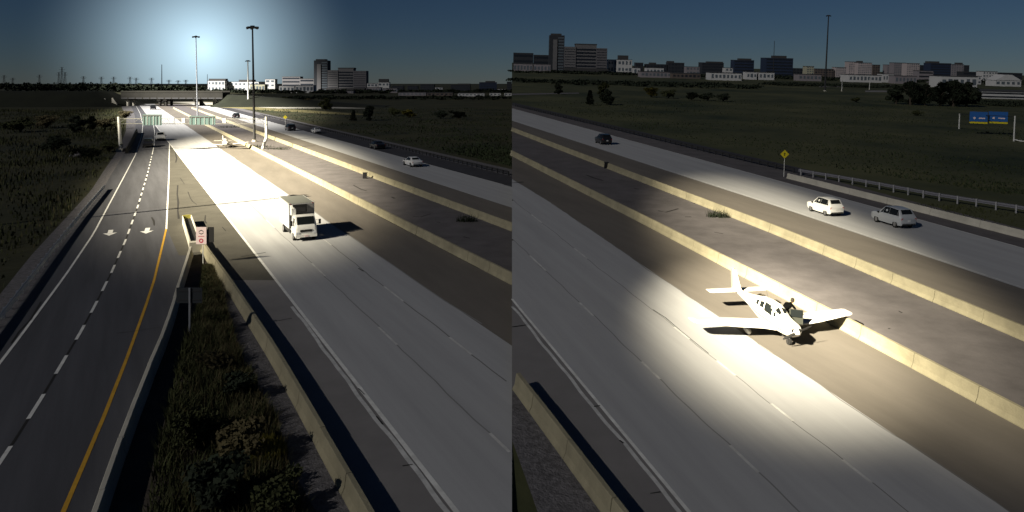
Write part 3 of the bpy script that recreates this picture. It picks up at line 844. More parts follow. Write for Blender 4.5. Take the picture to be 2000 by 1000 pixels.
def truck():
    c = L.P(587, 462)
    t = thing('box_truck', 'white box truck coming towards the camera in the bright lane', 'truck', L, c, h_near, scale=1.0)
    # cab-over tractor: x forward
    S = [(0.75, .55, 1.35, 2.25, 1.0, 1.02, .96), (1.5, .5, 1.35, 2.42, 1.0, 1.04, .94), (1.95, .5, 1.32, 2.34, 1.0, 1.04, .90), (2.35, .5, 1.30, 1.55, 1.0, 1.02, .94), (2.45, .48, .95, 1.25, .98, 1.0, .93), (2.48, .5, .70, .80, .9, .94, .86)]
    cab = part('cab', MB().loft([ring(*s) for s in S]), CAR_W, t, True)
    part('windshield', MB().add(top_quad(S, 2, 3, lo=.10, hi=.95, ins=.0, off=.02), [(0,1,2,3)]), GLASS, cab)
    for s in (-1, 1):
        part('side_window', MB().add(side_quad(S, 1, 2, s, lo=.05, hi=.75), [(0,1,2,3)]), GLASS, cab)
        part('headlight', MB().box((2.44, s*.78, .82), (.14, .3, .2)), CLEAR_L, t)
        m_ = part('mirror', MB().box((2.25, s*1.32, 1.75), (.08, .2, .45)), PLAST, t)
        part('mirror_arm', MB().tube((2.1, s*1.0, 1.9), (2.25, s*1.3, 1.85), .02, .02, 5).tube((2.1, s*1.0, 1.5), (2.25, s*1.3, 1.6), .02, .02, 5), PLAST, m_)
        wheel(t, 1.55, s*1.03, .40, .26)
        wheel(t, -2.9, s*1.08, .40, .5)
        part('side_skirt', MB().box((-1.0, s*1.0, .62), (2.6, .06, .35)), PLAST, t)
        part('corner_marker', MB().box((.50, s*1.06, 3.28), (.05, .12, .08)), RED_L, t)
    part('grille', MB().box((2.48, 0, 1.02), (.05, 1.1, .2)), PLAST, t)
    part('bumper', MB().box((2.45, 0, .55), (.18, 2.0, .26)), CAR_W, t)
    part('number_plate', MB().box((2.55, 0, .55), (.02, .36, .15)), SIGN_W, t)
    part('chassis', MB().box((-1.3, 0, .75), (6.2, .9, .24)), PLAST, t)
    box = part('cargo_box', MB().box((-1.95, 0, 2.12), (4.9, 2.36, 2.36)), CAR_W, t)
    part('roof_panel', MB().box((-1.95, 0, 3.31), (4.86, 2.30, .04)), mat('truck_roof', (.22, .225, .2), .7), box)
    for s in (-1, 1):
        part('top_rail', MB().box((-1.95, s*1.18, 3.28), (4.94, .07, .12)), STEEL_L, box)
        part('corner_post', MB().box((.50, s*1.16, 2.12), (.07, .09, 2.36)), STEEL, box)
    part('front_panel', MB().box((.505, 0, 2.14), (.03, 2.2, 2.2)), mat('truck_front', (.30, .29, .28), .6), box)
    r_ = part('cooling_unit', MB().box((.72, -.25, 2.86), (.42, 1.3, .75)), PLAST, t)
    part('grille', MB().box((.94, -.25, 2.8), (.02, 1.1, .45)), STEEL_D, r_)
    # curved wind deflector on the driver's side of the cab roof
    part('deflector', MB().loft([[(.56, y, z) for y, z in ((-1.12, 2.3), (-.62, 2.3), (-.62, 3.12), (-.8, 3.22), (-1.12, 3.22))], [(1.05, y, z) for y, z in ((-1.05, 2.3), (-.66, 2.3), (-.66, 2.85), (-.8, 2.95), (-1.05, 2.95))]]), CAR_W, t)
    return t
truck()

# ================================================================== AEROPLANE
FUS = [(2.16, 1.00, .10, .10, .10), (2.12, 1.00, .34, .27, .30), (1.95, 1.0, .44, .34, .38), (1.45, 1.0, .51, .39, .44), (.95, 1.02, .55, .44, .48), (.55, 1.10, .57, .66, .58), (.25, 1.14, .58, .80, .62), (-.45, 1.15, .58, .83, .62), (-1.15, 1.16, .54, .78, .58), (-1.8, 1.17, .43, .60, .46), (-2.6, 1.20, .29, .40, .32), (-3.7, 1.24, .16, .22, .20), (-4.7, 1.27, .07, .12, .10), (-5.0, 1.28, .03, .07, .06)]
def fus_pt(x, a, off=0.0):
    S = FUS
    for p, q in zip(S, S[1:]):
        if q[0] <= x <= p[0]: break
    t = (x - p[0])/(q[0] - p[0])
    _, zc, w_, hu, hd = [p[i] + (q[i] - p[i])*t for i in range(5)]
    c_, s_ = math.cos(a), math.sin(a); e = .72
    y = math.copysign(abs(c_)**e, c_)*(w_ + off); z = math.copysign(abs(s_)**e, s_)*((hu if s_ > 0 else hd) + off)
    if s_ > 0 and hu > .45: y *= 1 - .22*max(0, s_)**2          # cabin narrows to the roof
    return Vector((x, y, zc + z))
def fus_patch(x0, x1, a0, a1, off=.008, nx=4, na=4, skew=0.0):
    mb = MB(); vs = []
    for i in range(nx + 1):
        for j in range(na + 1):
            t = j/na
            vs.append(fus_pt(x0 + (x1 - x0)*i/nx + skew*t, a0 + (a1 - a0)*t, off))
    return mb.add(vs, [(i*(na+1)+j, (i+1)*(na+1)+j, (i+1)*(na+1)+j+1, i*(na+1)+j+1) for i in range(nx) for j in range(na)])
def foil(x_le, chord, y, z, th):
    pr = [(0, 0), (.02, .35), (.1, .8), (.3, 1.0), (.6, .7), (1, .04), (1, -.04), (.6, -.35), (.3, -.5), (.1, -.42), (.02, -.2)]
    return [Vector((x_le - c_*chord, y, z + t_*th*chord*.5)) for c_, t_ in pr]
def aeroplane(label, side, loc, rz, scale=1, door=True):
    t = thing('aeroplane', label, 'aeroplane', side, loc, rz, scale=scale)
    K = 20
    xs = [s[0] for s in FUS]
    fuse = part('fuselage', MB().loft([[fus_pt(x, 2*math.pi*(i + .5)/K) for i in range(K)] for x in xs]), PLANE_W, t, True)
    d2 = R(5.5)
    for s in (-1, 1):
        nm = []
        def st(y, xle, ch, th): return foil(xle, ch, s*y, .60 + (y - .45)*math.tan(d2), th)
        part('wing', MB().loft([st(.35, .75, 1.95, .15), st(.95, .50, 1.62, .15), st(2.6, .48, 1.58, .15), st(4.85, .22, 1.08, .13)]), PLANE_W, t, True)
        part('wing_tip', MB().loft([st(4.88, .22, 1.08, .13), st(5.05, .16, 1.0, .12), st(5.2, -.02, .72, .05)]), PLANE_W, t, True)
        part('flap', MB().loft([[p + Vector((-.012, 0, .01)) for p in foil(-.84, .28, s*1.0, .64, .10)], [p + Vector((-.012, 0, .01)) for p in foil(-.82, .28, s*2.55, .79, .10)]]), PLANE_S, t)
        part('aileron', MB().loft([foil(-.83, .26, s*2.62, .805, .10), foil(-.66, .22, s*4.7, 1.005, .10)]), PLANE_S, t)
        part('stabilator', MB().loft([foil(-4.05, .80, s*.04, 1.29, .10), foil(-4.10, .76, s*1.9, 1.29, .09), foil(-4.2, .6, s*2.0, 1.29, .04)]), PLANE_W, t, True)
        g_ = part('gear_strut', MB().tube((-.35, s*1.52, .72), (-.35, s*1.55, .25), .05, .045, 8), STEEL, t)
        part('tyre', MB().tube((-.35, s*1.47, .21), (-.35, s*1.63, .21), .21, .21, 14), RUBBER, g_, True)
        part('wheel_pant', MB().loft([[(x, s*1.55 + math.cos(a)*w_, .24 + math.sin(a)*h_) for a in [2*math.pi*i/10 for i in range(10)]] for x, w_, h_ in ((.0, .04, .05), (-.12, .13, .17), (-.4, .14, .19), (-.8, .06, .07), (-.9, .01, .02))]), PLANE_W, g_, True)
        # cabin glass
        part('side_window', fus_patch(.50, -.26, R(12) if s > 0 else R(168), R(54) if s > 0 else R(126), skew=-.18), GLASS, fuse)
        part('side_window', fus_patch(-.42, -.82, R(18) if s > 0 else R(162), R(47) if s > 0 else R(133), skew=-.05), GLASS, fuse)
        part('side_window', fus_patch(-1.0, -1.30, R(18) if s > 0 else R(162), R(44) if s > 0 else R(136), skew=-.05), GLASS, fuse)
        part('windshield', fus_patch(.84, .52, R(56) if s > 0 else R(124), R(86) if s > 0 else R(94), skew=-.05, nx=4), GLASS, fuse)
        part('windshield', fus_patch(.80, .60, R(24) if s > 0 else R(156), R(50) if s > 0 else R(130), skew=-.05, nx=3), GLASS, fuse)
        part('stripe', fus_patch(1.5, -4.4, R(-14) if s > 0 else R(194), R(-4) if s > 0 else R(184), nx=20, na=1, off=.006), PLANE_S, fuse)
        part('air_intake', MB().tube((2.10, s*.20, 1.08), (2.145, s*.20, 1.08), .10, .10, 10), PLAST, fuse)
    fin = [(-3.55, 1.38, .05), (-4.05, 1.36, .06), (-4.95, 1.36, .02)]
    def fr(z, xa, xb, th): return [Vector(p) for p in ((xa, 0, z), (xa*.7+xb*.3, th, z), (xb, .008, z), (xb, -.008, z), (xa*.7+xb*.3, -th, z))]
    part('tail_fin', MB().loft([fr(1.30, -3.45, -4.75, .06), fr(1.55, -3.95, -4.80, .06), fr(2.45, -4.55, -5.0, .04), fr(2.50, -4.65, -5.0, .02)]), PLANE_W, t, True)
    part('rudder', MB().loft([fr(1.32, -4.77, -5.12, .04), fr(2.44, -5.01, -5.28, .03)]), PLANE_S, t, True)
    part('spinner', MB().loft([[(x, r_*math.cos(a), 1.0 + r_*math.sin(a)) for a in [2*math.pi*i/12 for i in range(12)]] for x, r_ in ((2.17, .17), (2.30, .14), (2.42, .07), (2.47, .01))]), STEEL_L, t, True)
    for s in (-1, 1):
        pr = MB()
        a = R(20); u = Vector((0, math.cos(a)*s, math.sin(a)*s)); w_ = Vector((.25, -math.sin(a)*s, math.cos(a)*s)).normalized()
        c0 = Vector((2.24, 0, 1.0)); rr = []
        for d_, ch in ((.12, .06), (.4, .09), (.75, .075), (.93, .04)):
            p = c0 + u*d_; nx = Vector((.015, 0, 0)); rr.append([p + w_*ch, p + nx, p - w_*ch, p - nx])
        part('propeller_blade', pr.loft(rr), PLAST, t)
    ng = part('nose_strut', MB().tube((1.45, 0, .75), (1.5, 0, .2), .045, .045, 8), STEEL, t)
    part('tyre', MB().tube((1.5, -.07, .19), (1.5, .07, .19), .19, .19, 14), RUBBER, ng, True)
    part('fork', MB().box((1.5, -.10, .28), (.06, .02, .36)).box((1.5, .10, .28), (.06, .02, .36)).box((1.5, 0, .44), (.08, .22, .05)), STEEL_D, ng)
    part('exhaust', MB().tube((1.3, -.2, .58), (1.15, -.22, .42), .035, .035, 8), STEEL_D, t)
    part('beacon', MB().tube((-4.8, 0, 2.48), (-4.8, 0, 2.58), .04, .02, 8), RED_L, t)
    part('aerial', MB().tube((-.8, 0, 1.95), (-1.0, 0, 2.35), .012, .008, 5), STEEL_D, t)
    if door:      # cabin door swung forward on the right wing side
        dm = MB().box((0, 0, 0), (.75, .05, .80), Matrix.Rotation(R(60), 3, 'Z') @ Matrix.Rotation(R(-12), 3, 'X'))
        dr = part('door', dm, mat('door_inside', (.02, .022, .016), .6), t)
        dr.location = (.62, .98, 1.28)
        part('door_window', MB().box((.03, -.015, .2), (.62, .03, .40), Matrix.Rotation(R(60), 3, 'Z') @ Matrix.Rotation(R(-12), 3, 'X')), GLASS, dr)
    return t
PH = Vector((.21, -.978, 0))
nose = Rt.P(1541, 674)
ploc = nose - PH*1.5
rzP = heading(PH)
aeroplane('white low wing aeroplane stopped on the shoulder with its wing over the barrier', Rt, ploc, rzP, 1.0)
dirL = VPL.normalized()
pl2 = L.P(440, 288)
aeroplane('same white aeroplane seen small far up the road, left half, by the gantry', L, pl2, h_near, 1.0, door=False)

# person climbing out on the right wing
def person():
    PM = Rt.M @ Matrix.Translation(ploc) @ Matrix.Rotation(rzP, 4, 'Z')
    t = bpy.data.objects.new('person', None); col.objects.link(t)
    base = Vector((-.30, .80, .80))
    t.matrix_basis = PM @ Matrix.Translation(base) @ Matrix.Rotation(R(112), 4, 'Z') @ Matrix.Scale(1.15, 4)
    tag(t, 'person in dark clothes crouching on the wing beside the aeroplane cabin', 'person')
    # x points out along the wing, y forward... body bends forward over the wing
    J = {'pelvis': (-.12, 0, .46, .155), 'belly': (.02, 0, .58, .150), 'chest': (.28, 0, .67, .165), 'neck': (.50, 0, .75, .075), 'headb': (.58, 0, .79, .07),
         'hipl': (-.10, .10, .44, .11), 'kneel': (.30, .16, .42, .075), 'anklel': (.06, .16, .09, .050), 'toel': (.26, .17, .045, .045),
         'hipr': (-.10, -.10, .44, .11), 'kneer': (.24, -.17, .44, .075), 'ankler': (-.02, -.16, .09, .050), 'toer': (.18, -.17, .045, .045),
         'shl': (.40, .19, .71, .078), 'ell': (.50, .27, .50, .052), 'wrl': (.60, .22, .36, .036),
         'shr': (.40, -.19, .71, .078), 'elr': (.54, -.27, .52, .052), 'wrr': (.66, -.22, .42, .036)}
    E = [('pelvis', 'belly'), ('belly', 'chest'), ('chest', 'neck'), ('neck', 'headb'), ('pelvis', 'hipl'), ('hipl', 'kneel'), ('kneel', 'anklel'), ('anklel', 'toel'), ('pelvis', 'hipr'), ('hipr', 'kneer'), ('kneer', 'ankler'), ('ankler', 'toer'), ('chest', 'shl'), ('shl', 'ell'), ('ell', 'wrl'), ('chest', 'shr'), ('shr', 'elr'), ('elr', 'wrr')]
    def skin(name, J, E, root, m, par, sub=2):
        ks = list(J); me = bpy.data.meshes.new(name)
        me.from_pydata([J[k][:3] for k in ks], [(ks.index(a), ks.index(b)) for a, b in E], [])
        o = obj(name, me, par)
        md_ = o.modifiers.new('skin', 'SKIN'); md_.use_smooth_shade = True
        if not me.skin_vertices: me.skin_vertices.new()
        for i, k in enumerate(ks):
            me.skin_vertices[0].data[i].radius = (J[k][3], J[k][3])
            me.skin_vertices[0].data[i].use_root = (k == root)
        sb = o.modifiers.new('sub', 'SUBSURF'); sb.levels = sb.render_levels = sub
        me.materials.append(m)
        return o
    skin('body', J, E, 'pelvis', CLOTH_K, t)
    # head with face and hair
    hc = Vector((.67, 0, .87)); bm = bmesh.new()
    bmesh.ops.create_uvsphere(bm, u_segments=16, v_segments=12, radius=.115)
    for v_ in bm.verts:
        v_.co.z *= 1.12; v_.co.y *= .82
        if v_.co.x > .07 and -.03 < v_.co.z < .02 and abs(v_.co.y) < .03: v_.co.x += .025
        if v_.co.z < -.06: v_.co.y *= .85
        v_.co += hc
    me = bpy.data.meshes.new('head'); bm.to_mesh(me); bm.free(); me.materials.append(SKIN)
    for p in me.polygons: p.use_smooth = True
    hd = obj('head', me, t)
    bm = bmesh.new(); bmesh.ops.create_uvsphere(bm, u_segments=14, v_segments=10, radius=.126)
    for v_ in list(bm.verts):
        if v_.co.x > .05 and v_.co.z < .05 or v_.co.z < -.07: bm.verts.remove(v_)
        else: v_.co.z *= 1.1; v_.co.y *= .85; v_.co += hc + Vector((-.008, 0, .008))
    me = bpy.data.meshes.new('hair'); bm.to_mesh(me); bm.free(); me.materials.append(HAIR)
    obj('hair', me, hd)
    for s in (-1, 1):
        part('eye', MB().box(hc + Vector((.104, s*.035, .012)), (.012, .02, .012)), CAR_K, hd)
        part('ear', MB().box(hc + Vector((-.01, s*.097, -.005)), (.04, .016, .055)), SKIN, hd)
    part('mouth', MB().box(hc + Vector((.103, 0, -.055)), (.01, .04, .008)), SIGN_R, hd)
    for s in (-1, 1):
        wx, wz = (.60, .36) if s > 0 else (.66, .42)
        HJ = {'w': (wx, s*.22, wz, .03), 'p': (wx + .07, s*.215, wz - .06, .032)}; HE = [('w', 'p')]
        for i, (dy, ln) in enumerate(((-.03, .075), (-.01, .085), (.012, .08), (.032, .06))):
            HJ['a%d' % i] = (wx + .11, s*.215 + dy, wz - .09, .010); HJ['b%d' % i] = (wx + .11 + ln*.6, s*.215 + dy*1.2, wz - .09 - ln*.7, .008)
            HE += [('p', 'a%d' % i), ('a%d' % i, 'b%d' % i)]
        HJ['t'] = (wx + .06, s*.16, wz - .08, .010); HJ['t2'] = (wx + .10, s*.14, wz - .12, .009); HE += [('p', 't'), ('t', 't2')]
        skin('hand', HJ, HE, 'w', SKIN, t, 1)
person()

# ================================================================== OVERPASS
def berm(label, side, px0, px1, dist, top_y, base_w, name='embankment', taper0=10, taper1=10, m=None):
    a, b = side.at(px0, dist), side.at(px1, dist)
    t = thing(name, label, 'embankment', side, (a + b)/2)
    o = (a + b)/2; h = side.top((px0+px1)/2, top_y, o)
    ln = b.x - a.x; mb = MB(); nseg = 24; rr = []
    for i in range(nseg + 1):
        x = -ln/2 + ln*i/nseg
        e = min(1, (x + ln/2)/max(taper0, .01), (ln/2 - x)/max(taper1, .01))
        hh = h*max(.02, e)*random.uniform(.97, 1.03)
        rr.append([(x, -base_w/2, -.3), (x, -base_w/4 - 1, hh*.55 + random.uniform(-.3, .3)), (x, -4, hh), (x, 4, hh), (x, base_w/2, -.3)])
    part('slope', mb.loft(rr), m or GRASS, t, True)
    return t
OD = 456.0
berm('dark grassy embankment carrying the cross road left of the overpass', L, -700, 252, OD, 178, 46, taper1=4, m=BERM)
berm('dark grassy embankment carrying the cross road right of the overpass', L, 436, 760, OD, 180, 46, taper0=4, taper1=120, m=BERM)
def overpass():
    a, b = L.at(246, OD), L.at(442, OD); o = (a + b)/2
    t = thing('overpass', 'dark concrete overpass crossing the highway in the distance', 'bridge', L, o)
    ln = b.x - a.x
    zb, zt = 15 + (HZ - 193)/F*OD, 15 + (HZ - 180)/F*OD
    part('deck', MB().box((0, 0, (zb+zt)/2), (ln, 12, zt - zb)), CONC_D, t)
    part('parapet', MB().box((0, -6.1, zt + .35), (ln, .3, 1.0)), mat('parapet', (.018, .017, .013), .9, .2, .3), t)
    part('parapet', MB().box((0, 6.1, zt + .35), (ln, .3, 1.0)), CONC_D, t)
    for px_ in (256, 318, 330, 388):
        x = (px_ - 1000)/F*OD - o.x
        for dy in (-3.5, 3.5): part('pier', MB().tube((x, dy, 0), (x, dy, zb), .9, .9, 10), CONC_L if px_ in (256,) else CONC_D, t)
        part('pier_cap', MB().box((x, 0, zb - .45), (2.2, 11, .9)), CONC_D, t)
    for i in range(14):
        x = -ln/2 + ln*(i + .5)/14
        part('girder_bay', MB().box((x, -6.02, zb + .5), (ln/14 - .8, .12, .7)), STEEL_D, t)
overpass()
def wing_wall(label, px0, px1, yt, yb, pxt, m=CONC_L):
    D = 15*F/(yb - HZ); o = L.P((px0+px1)/2, yb)
    t = thing('wing_wall', label, 'wall', L, o)
    X = lambda p: (p - 1000)/F*D - o.x
    z = L.top(0, yt, o)
    part('slab', MB().prism([(X(px0), 0), (X(px1), 0), (X(pxt + 2), z), (X(pxt), z)], -.5, .5), m, t)
    part('footing', MB().box(((X(px0)+X(px1))/2, 0, .1), (X(px1)-X(px0)+.6, 1.6, .3)), m, t)
wing_wall('slim pale triangular wing wall left of the overpass', 205, 212, 192, 208, 204)
wing_wall('wide pale triangular wing wall left of the overpass', 219, 232, 191, 208, 219)
wing_wall('small pale sloping wall just right of the pale mast', 390, 402, 194, 206, 390)
wing_wall('large bright triangular wing wall right of the overpass', 416, 436, 191, 206, 416)

# frontage road, paths (left, far)
strip('service_road', L, lambda y: 330 + (y - 200)*18, lambda y: 420 + (y - 200)*26, 198.5, 212, .04, CONC_L, k=10)
patch('dirt_path', L, [(400, 203), (560, 213), (700, 222), (720, 224), (690, 225), (540, 217), (420, 209)], .03, mat('dry_grass', (.16, .14, .06), 1, .3, .1))

# ================================================================== VEGETATION
def leaf_cloud(mb, c, rad, nleaf, size, flat=1.0, shell=.55):
    for _ in range(nleaf):
        while True:
            d = Vector((random.uniform(-1, 1), random.uniform(-1, 1), random.uniform(-1, 1)))
            if shell*.5 < d.length <= 1: break
        p = Vector(c) + Vector((d.x*rad[0], d.y*rad[1], d.z*rad[2]))
        u = Vector((random.gauss(0, 1), random.gauss(0, 1), random.gauss(0, 1)*flat)).normalized()
        v_ = u.orthogonal().normalized(); s_ = size*random.uniform(.5, 1.3)
        k = len(mb.v)
        mb.v += [tuple(p - u*s_), tuple(p + v_*s_*.6), tuple(p + u*s_), tuple(p - v_*s_*.6)]
        mb.f.append((k, k+1, k+2, k+3))
TREE_CACHE = {}
def tree_mesh(kind, seed):
    key = (kind, seed)
    if key in TREE_CACHE: return TREE_CACHE[key]
    st_ = random.getstate(); random.seed(seed*31 + len(kind))
    crown = MB(); trunk = MB()
    if kind == 'conifer':
        trunk.tube((0, 0, 0), (0, 0, .95), .03, .008, 7)
        for i in range(26):
            z = .10 + .88*i/26; r_ = .30*(1 - z)**.8 + .02
            for j in range(6):
                a = random.uniform(0, 6.28); q = r_*random.uniform(.4, 1)
                leaf_cloud(crown, (math.cos(a)*q, math.sin(a)*q, z), (.07, .07, .04), 14, .04)
    elif kind == 'shrub':
        for i in range(5):
            a = random.uniform(0, 6.28); trunk.tube((0, 0, 0), (math.cos(a)*.25, math.sin(a)*.25, .55), .025, .01, 5)
        for i in range(16):
            a = random.uniform(0, 6.28); q = random.uniform(0, .42)
            leaf_cloud(crown, (math.cos(a)*q, math.sin(a)*q, random.uniform(.22, .78)), (.20, .20, .17), 90, .055)
    else:
        trunk.tube((0, 0, 0), (.02, .01, .45), .04, .028, 8)
        for i in range(7):
            a = i*.9 + random.uniform(-.3, .3); z = random.uniform(.3, .45)
            trunk.tube((.015, .01, z), (math.cos(a)*.28, math.sin(a)*.28, z + random.uniform(.2, .4)), .018, .006, 5)
        for i in range(30):
            a = random.uniform(0, 6.28); z = random.uniform(.10, .9); q = random.uniform(.05, .38)*math.sin(math.pi*min(1, (z + .05)/1.02))**.5
            leaf_cloud(crown, (math.cos(a)*q, math.sin(a)*q, z), (.14, .14, .11), 110, .045)
    r_ = (crown.mesh('crown', LEAF_K, fix=False), trunk.mesh('trunk', BARK))
    random.setstate(st_)
    TREE_CACHE[key] = r_
    return r_
def plant(label, side, base, h, kind='tree', m=LEAF_K, wide=1.0, group=None, name=None, seed=None):
    seed = random.randint(0, 2) if seed is None else seed
    t = thing(name or {'tree': 'tree', 'conifer': 'conifer_tree', 'shrub': 'shrub'}[kind], label, 'shrub' if kind == 'shrub' else 'tree', side, base, random.uniform(0, 6.28), group)
    t.matrix_basis = t.matrix_basis @ Matrix.Diagonal((h*wide, h*wide, h, 1))
    cm, tm = tree_mesh(kind, seed)
    c = obj('crown' if kind != 'shrub' else 'foliage', cm, t)
    c.material_slots[0].link = 'OBJECT'; c.material_slots[0].material = m
    obj('trunk' if kind != 'shrub' else 'stems', tm, t)
    return t
# dark trees before the long pale building (right)
for i, (px_, yb, yt, wd, lab) in enumerate((
    (1750, 203, 166, 1.0, 'leftmost dark tree of the clump before the long pale building'),
    (1778, 205, 158, 1.0, 'second dark tree from the left of the clump in the field'),
    (1806, 206, 162, 1.0, 'third dark tree, lower, in the middle of the field clump'),
    (1836, 207, 160, 1.0, 'fourth dark tree of the field clump, round headed'),
    (1862, 208, 156, 1.0, 'tallest dark tree of the field clump, fifth from the left'),
    (1888, 208, 157, 1.0, 'rightmost dark tree of the field clump beside the pale building'))):
    b = Rt.P(px_, yb); plant(lab, Rt, b, Rt.top(px_, yt, b), 'tree', LEAF_K, 1.15*wd, 'dark trees in the field', seed=i % 3)
for px_, yb, yt, k_, m_, lab in (
    (1152, 206, 176, 'conifer', LEAF_K, 'pointed dark conifer near the road, right half'),
    (1185, 205, 172, 'tree', LEAF_K, 'dark bushy tree beside the pointed conifer, right half'),
    (1178, 190, 160, 'tree', LEAF_G, 'taller green tree behind the pointed conifer, right half'),
    (1272, 190, 168, 'shrub', LEAF_Y, 'yellow autumn shrub in the field below the big hotel, right half'),
    (1305, 192, 172, 'shrub', LEAF_G, 'dull green shrub right of the yellow one, right half'),
    (1090, 185, 163, 'tree', LEAF_K, 'dark tree below the tower, right half'),
    (1350, 196, 178, 'shrub', LEAF_K, 'dark shrub at the left end of the hedge row, right half'),
    (1382, 197, 178, 'shrub', LEAF_K, 'dark shrub in the middle of the hedge row, right half'),
    (1412, 198, 180, 'shrub', LEAF_K, 'dark shrub at the right end of the hedge row, right half'),
    (1672, 200, 188, 'shrub', LEAF_G, 'low shrub right of the field mast'),
    (1792, 226, 213, 'shrub', LEAF_G, 'low shrub alone in the field left of the blue boards')):
    b = Rt.P(px_, yb); plant(lab, Rt, b, Rt.top(px_, yt, b), k_, m_, 1.6 if k_ == 'shrub' else 1.0)
for px_, yb, yt, k_, m_, lab in (
    (690, 237, 215, 'conifer', LEAF_K, 'pointed dark conifer in the field, left half'),
    (722, 236, 206, 'tree', LEAF_K, 'dark bushy tree beside the pointed conifer, left half'),
    (800, 230, 212, 'shrub', LEAF_Y, 'yellow autumn shrub in the field, left half'),
    (770, 226, 208, 'shrub', LEAF_G, 'green shrub left of the yellow one, left half'),
    (860, 232, 214, 'shrub', LEAF_K, 'dark shrub left of the pair, left half'),
    (895, 233, 214, 'shrub', LEAF_K, 'dark shrub right of the pair, left half'),
    (636, 216, 190, 'tree', LEAF_G, 'green tree below the hotel, left half'),
    (560, 204, 188, 'shrub', LEAF_G, 'olive shrub below the long grey building, left half'),
    (602, 207, 190, 'shrub', LEAF_B, 'brownish shrub left of the green tree, left half'),
    (464, 198, 184, 'shrub', LEAF_K, 'dark round shrub right of the large wing wall'),
    (150, 262, 224, 'tree', LEAF_K, 'dark broad tree in the left verge'),
    (178, 255, 226, 'tree', LEAF_K, 'smaller dark tree right of the broad one in the left verge'),
    (40, 258, 226, 'shrub', LEAF_G, 'green shrub at the far left of the verge'),
    (90, 250, 222, 'shrub', LEAF_B, 'brown green shrub left of the broad verge tree'),
    (104, 296, 262, 'shrub', LEAF_K, 'dark shrub below the broad verge tree'),
    (205, 252, 228, 'shrub', LEAF_B, 'rusty shrub close to the ramp near the gantry post'),
    (165, 312, 282, 'shrub', LEAF_K, 'dark shrub on the verge beside the pale mound'),
    (245, 232, 214, 'shrub', LEAF_B, 'reddish shrub beside the ramp bend'),
    (214, 296, 270, 'shrub', LEAF_G, 'bright green shrub left of the gantry post')):
    b = L.P(px_, yb); plant(lab, L, b, L.top(px_, yt, b), k_, m_, 1.7 if k_ == 'shrub' else 1.1)

def wood(name, label, side, px0, px1, dist, ytop, m, n_, size=1.6, depth=80, jit=3):
    """distant belt of trees that reads as one mass"""
    mb = MB()
    for i in range(n_):
        px_ = px0 + (px1 - px0)*(i + random.random())/n_
        b = side.at(px_, dist + random.uniform(-depth/2, depth/2))
        yt = ytop(px_) if callable(ytop) else ytop
        h = max(2, side.top(px_, yt + random.uniform(-jit*.2, jit), b))
        for _ in range(3):
            leaf_cloud(mb, b + Vector((random.uniform(-4, 4), random.uniform(-4, 4), h*random.uniform(.3, .75))), (4.5, 4, h*.26), 26, size)
        mb.tube(b, b + Vector((0, 0, h*.6)), .3, .1, 4, caps=False)
    o = obj(name, mb.mesh(name, m, fix=False), None, side.M)
    return tag(o, label, 'trees', kind='stuff')
wood('far_wood', 'long dark wood along the horizon on the far left', L, -500, 395, 1080, lambda p: 160.5 if p < 215 else 160.5 + (p - 215)*.035, LEAF_K, 190, 2.0, 160)
wood('far_wood', 'dark belt of trees at the foot of the city, left half', L, 400, 1000, 1010, 174, LEAF_K, 150, 1.6, 160, 5)
wood('far_wood', 'lower belt of scrub before the city, left half', L, 560, 1000, 640, 186, LEAF_K, 45, 1.2, 60, 5)
wood('far_wood', 'dark belt of trees at the foot of the city, right half', Rt, 1003, 2080, 820, lambda p: 136 + (p - 1000)*.020, LEAF_K, 230, 1.4, 100, 5)
wood('far_wood', 'scrub belt across the middle of the field, right half', Rt, 1003, 1480, 480, lambda p: 156 + (p - 1000)*.02, LEAF_K, 60, 1.0, 60, 7)
wood('far_wood', 'low hedge along the lot before the city, right half', Rt, 1500, 1740, 560, 166, LEAF_K, 40, 1.0, 30, 5)
wood('far_wood', 'dark hedge under the long pale building', Rt, 1890, 2080, 330, lambda p: 198 + (p - 1890)*.02, LEAF_K, 26, .8, 20, 4)

def blades(name, label, side, quad_fn, n_, h0, h1, mats_m, lean=.35, wd=.018, kind='stuff'):
    mb = MB()
    for _ in range(n_):
        p, sc_ = quad_fn()
        if p is None: continue
        h = random.uniform(h0, h1)*sc_; a = random.uniform(0, 6.28)
        d = Vector((math.cos(a), math.sin(a), 0)); t = d*random.uniform(0, lean)*h
        s_ = Vector((-d.y, d.x, 0))*wd*random.uniform(.6, 1.6)
        k = len(mb.v)
        mb.v += [tuple(p - s_), tuple(p + s_), tuple(p + t*.4 + s_*.8 + Vector((0, 0, h*.6))), tuple(p + t*.4 - s_*.8 + Vector((0, 0, h*.6))), tuple(p + t + Vector((0, 0, h)))]
        mb.f += [(k, k+1, k+2, k+3), (k+3, k+2, k+4)]
    o = obj(name, mb.mesh(name, mats_m, fix=False), None, side.M)
    return tag(o, label, 'weeds', kind=kind)
weed_l = pts((396, 520), (388, 600), (350, 700), (315, 860), (285, 1000), (240, 1160))
weed_r = pts((400, 500), (432, 560), (450, 640), (478, 720), (540, 820), (560, 900), (590, 1000), (650, 1160))
def weed_pt(bias=0.0, lo=520, hi=1160):
    def fn():
        py = rows_rand(lo, hi)
        a, b = weed_l(py), weed_r(py)
        u = random.random()
        px_ = a + (b - a)*(u**(.5) if bias else u)
        p = L.P(px_, py)
        clump = .55 + .45*math.sin(p.x*1.7 + 1.3*math.sin(p.y*.9))*math.sin(p.y*1.1 + p.x*.4)
        if random.random() > .35 + .65*clump: return None, 0
        return p, (.6 + .6*clump)*min(1, .45 + (py - 500)/300)
    return fn
def rows_rand(lo, hi, hz=150.0):
    a, b = 1/(lo - hz), 1/(hi - hz)
    return hz + 1/(a + (b - a)*random.random())
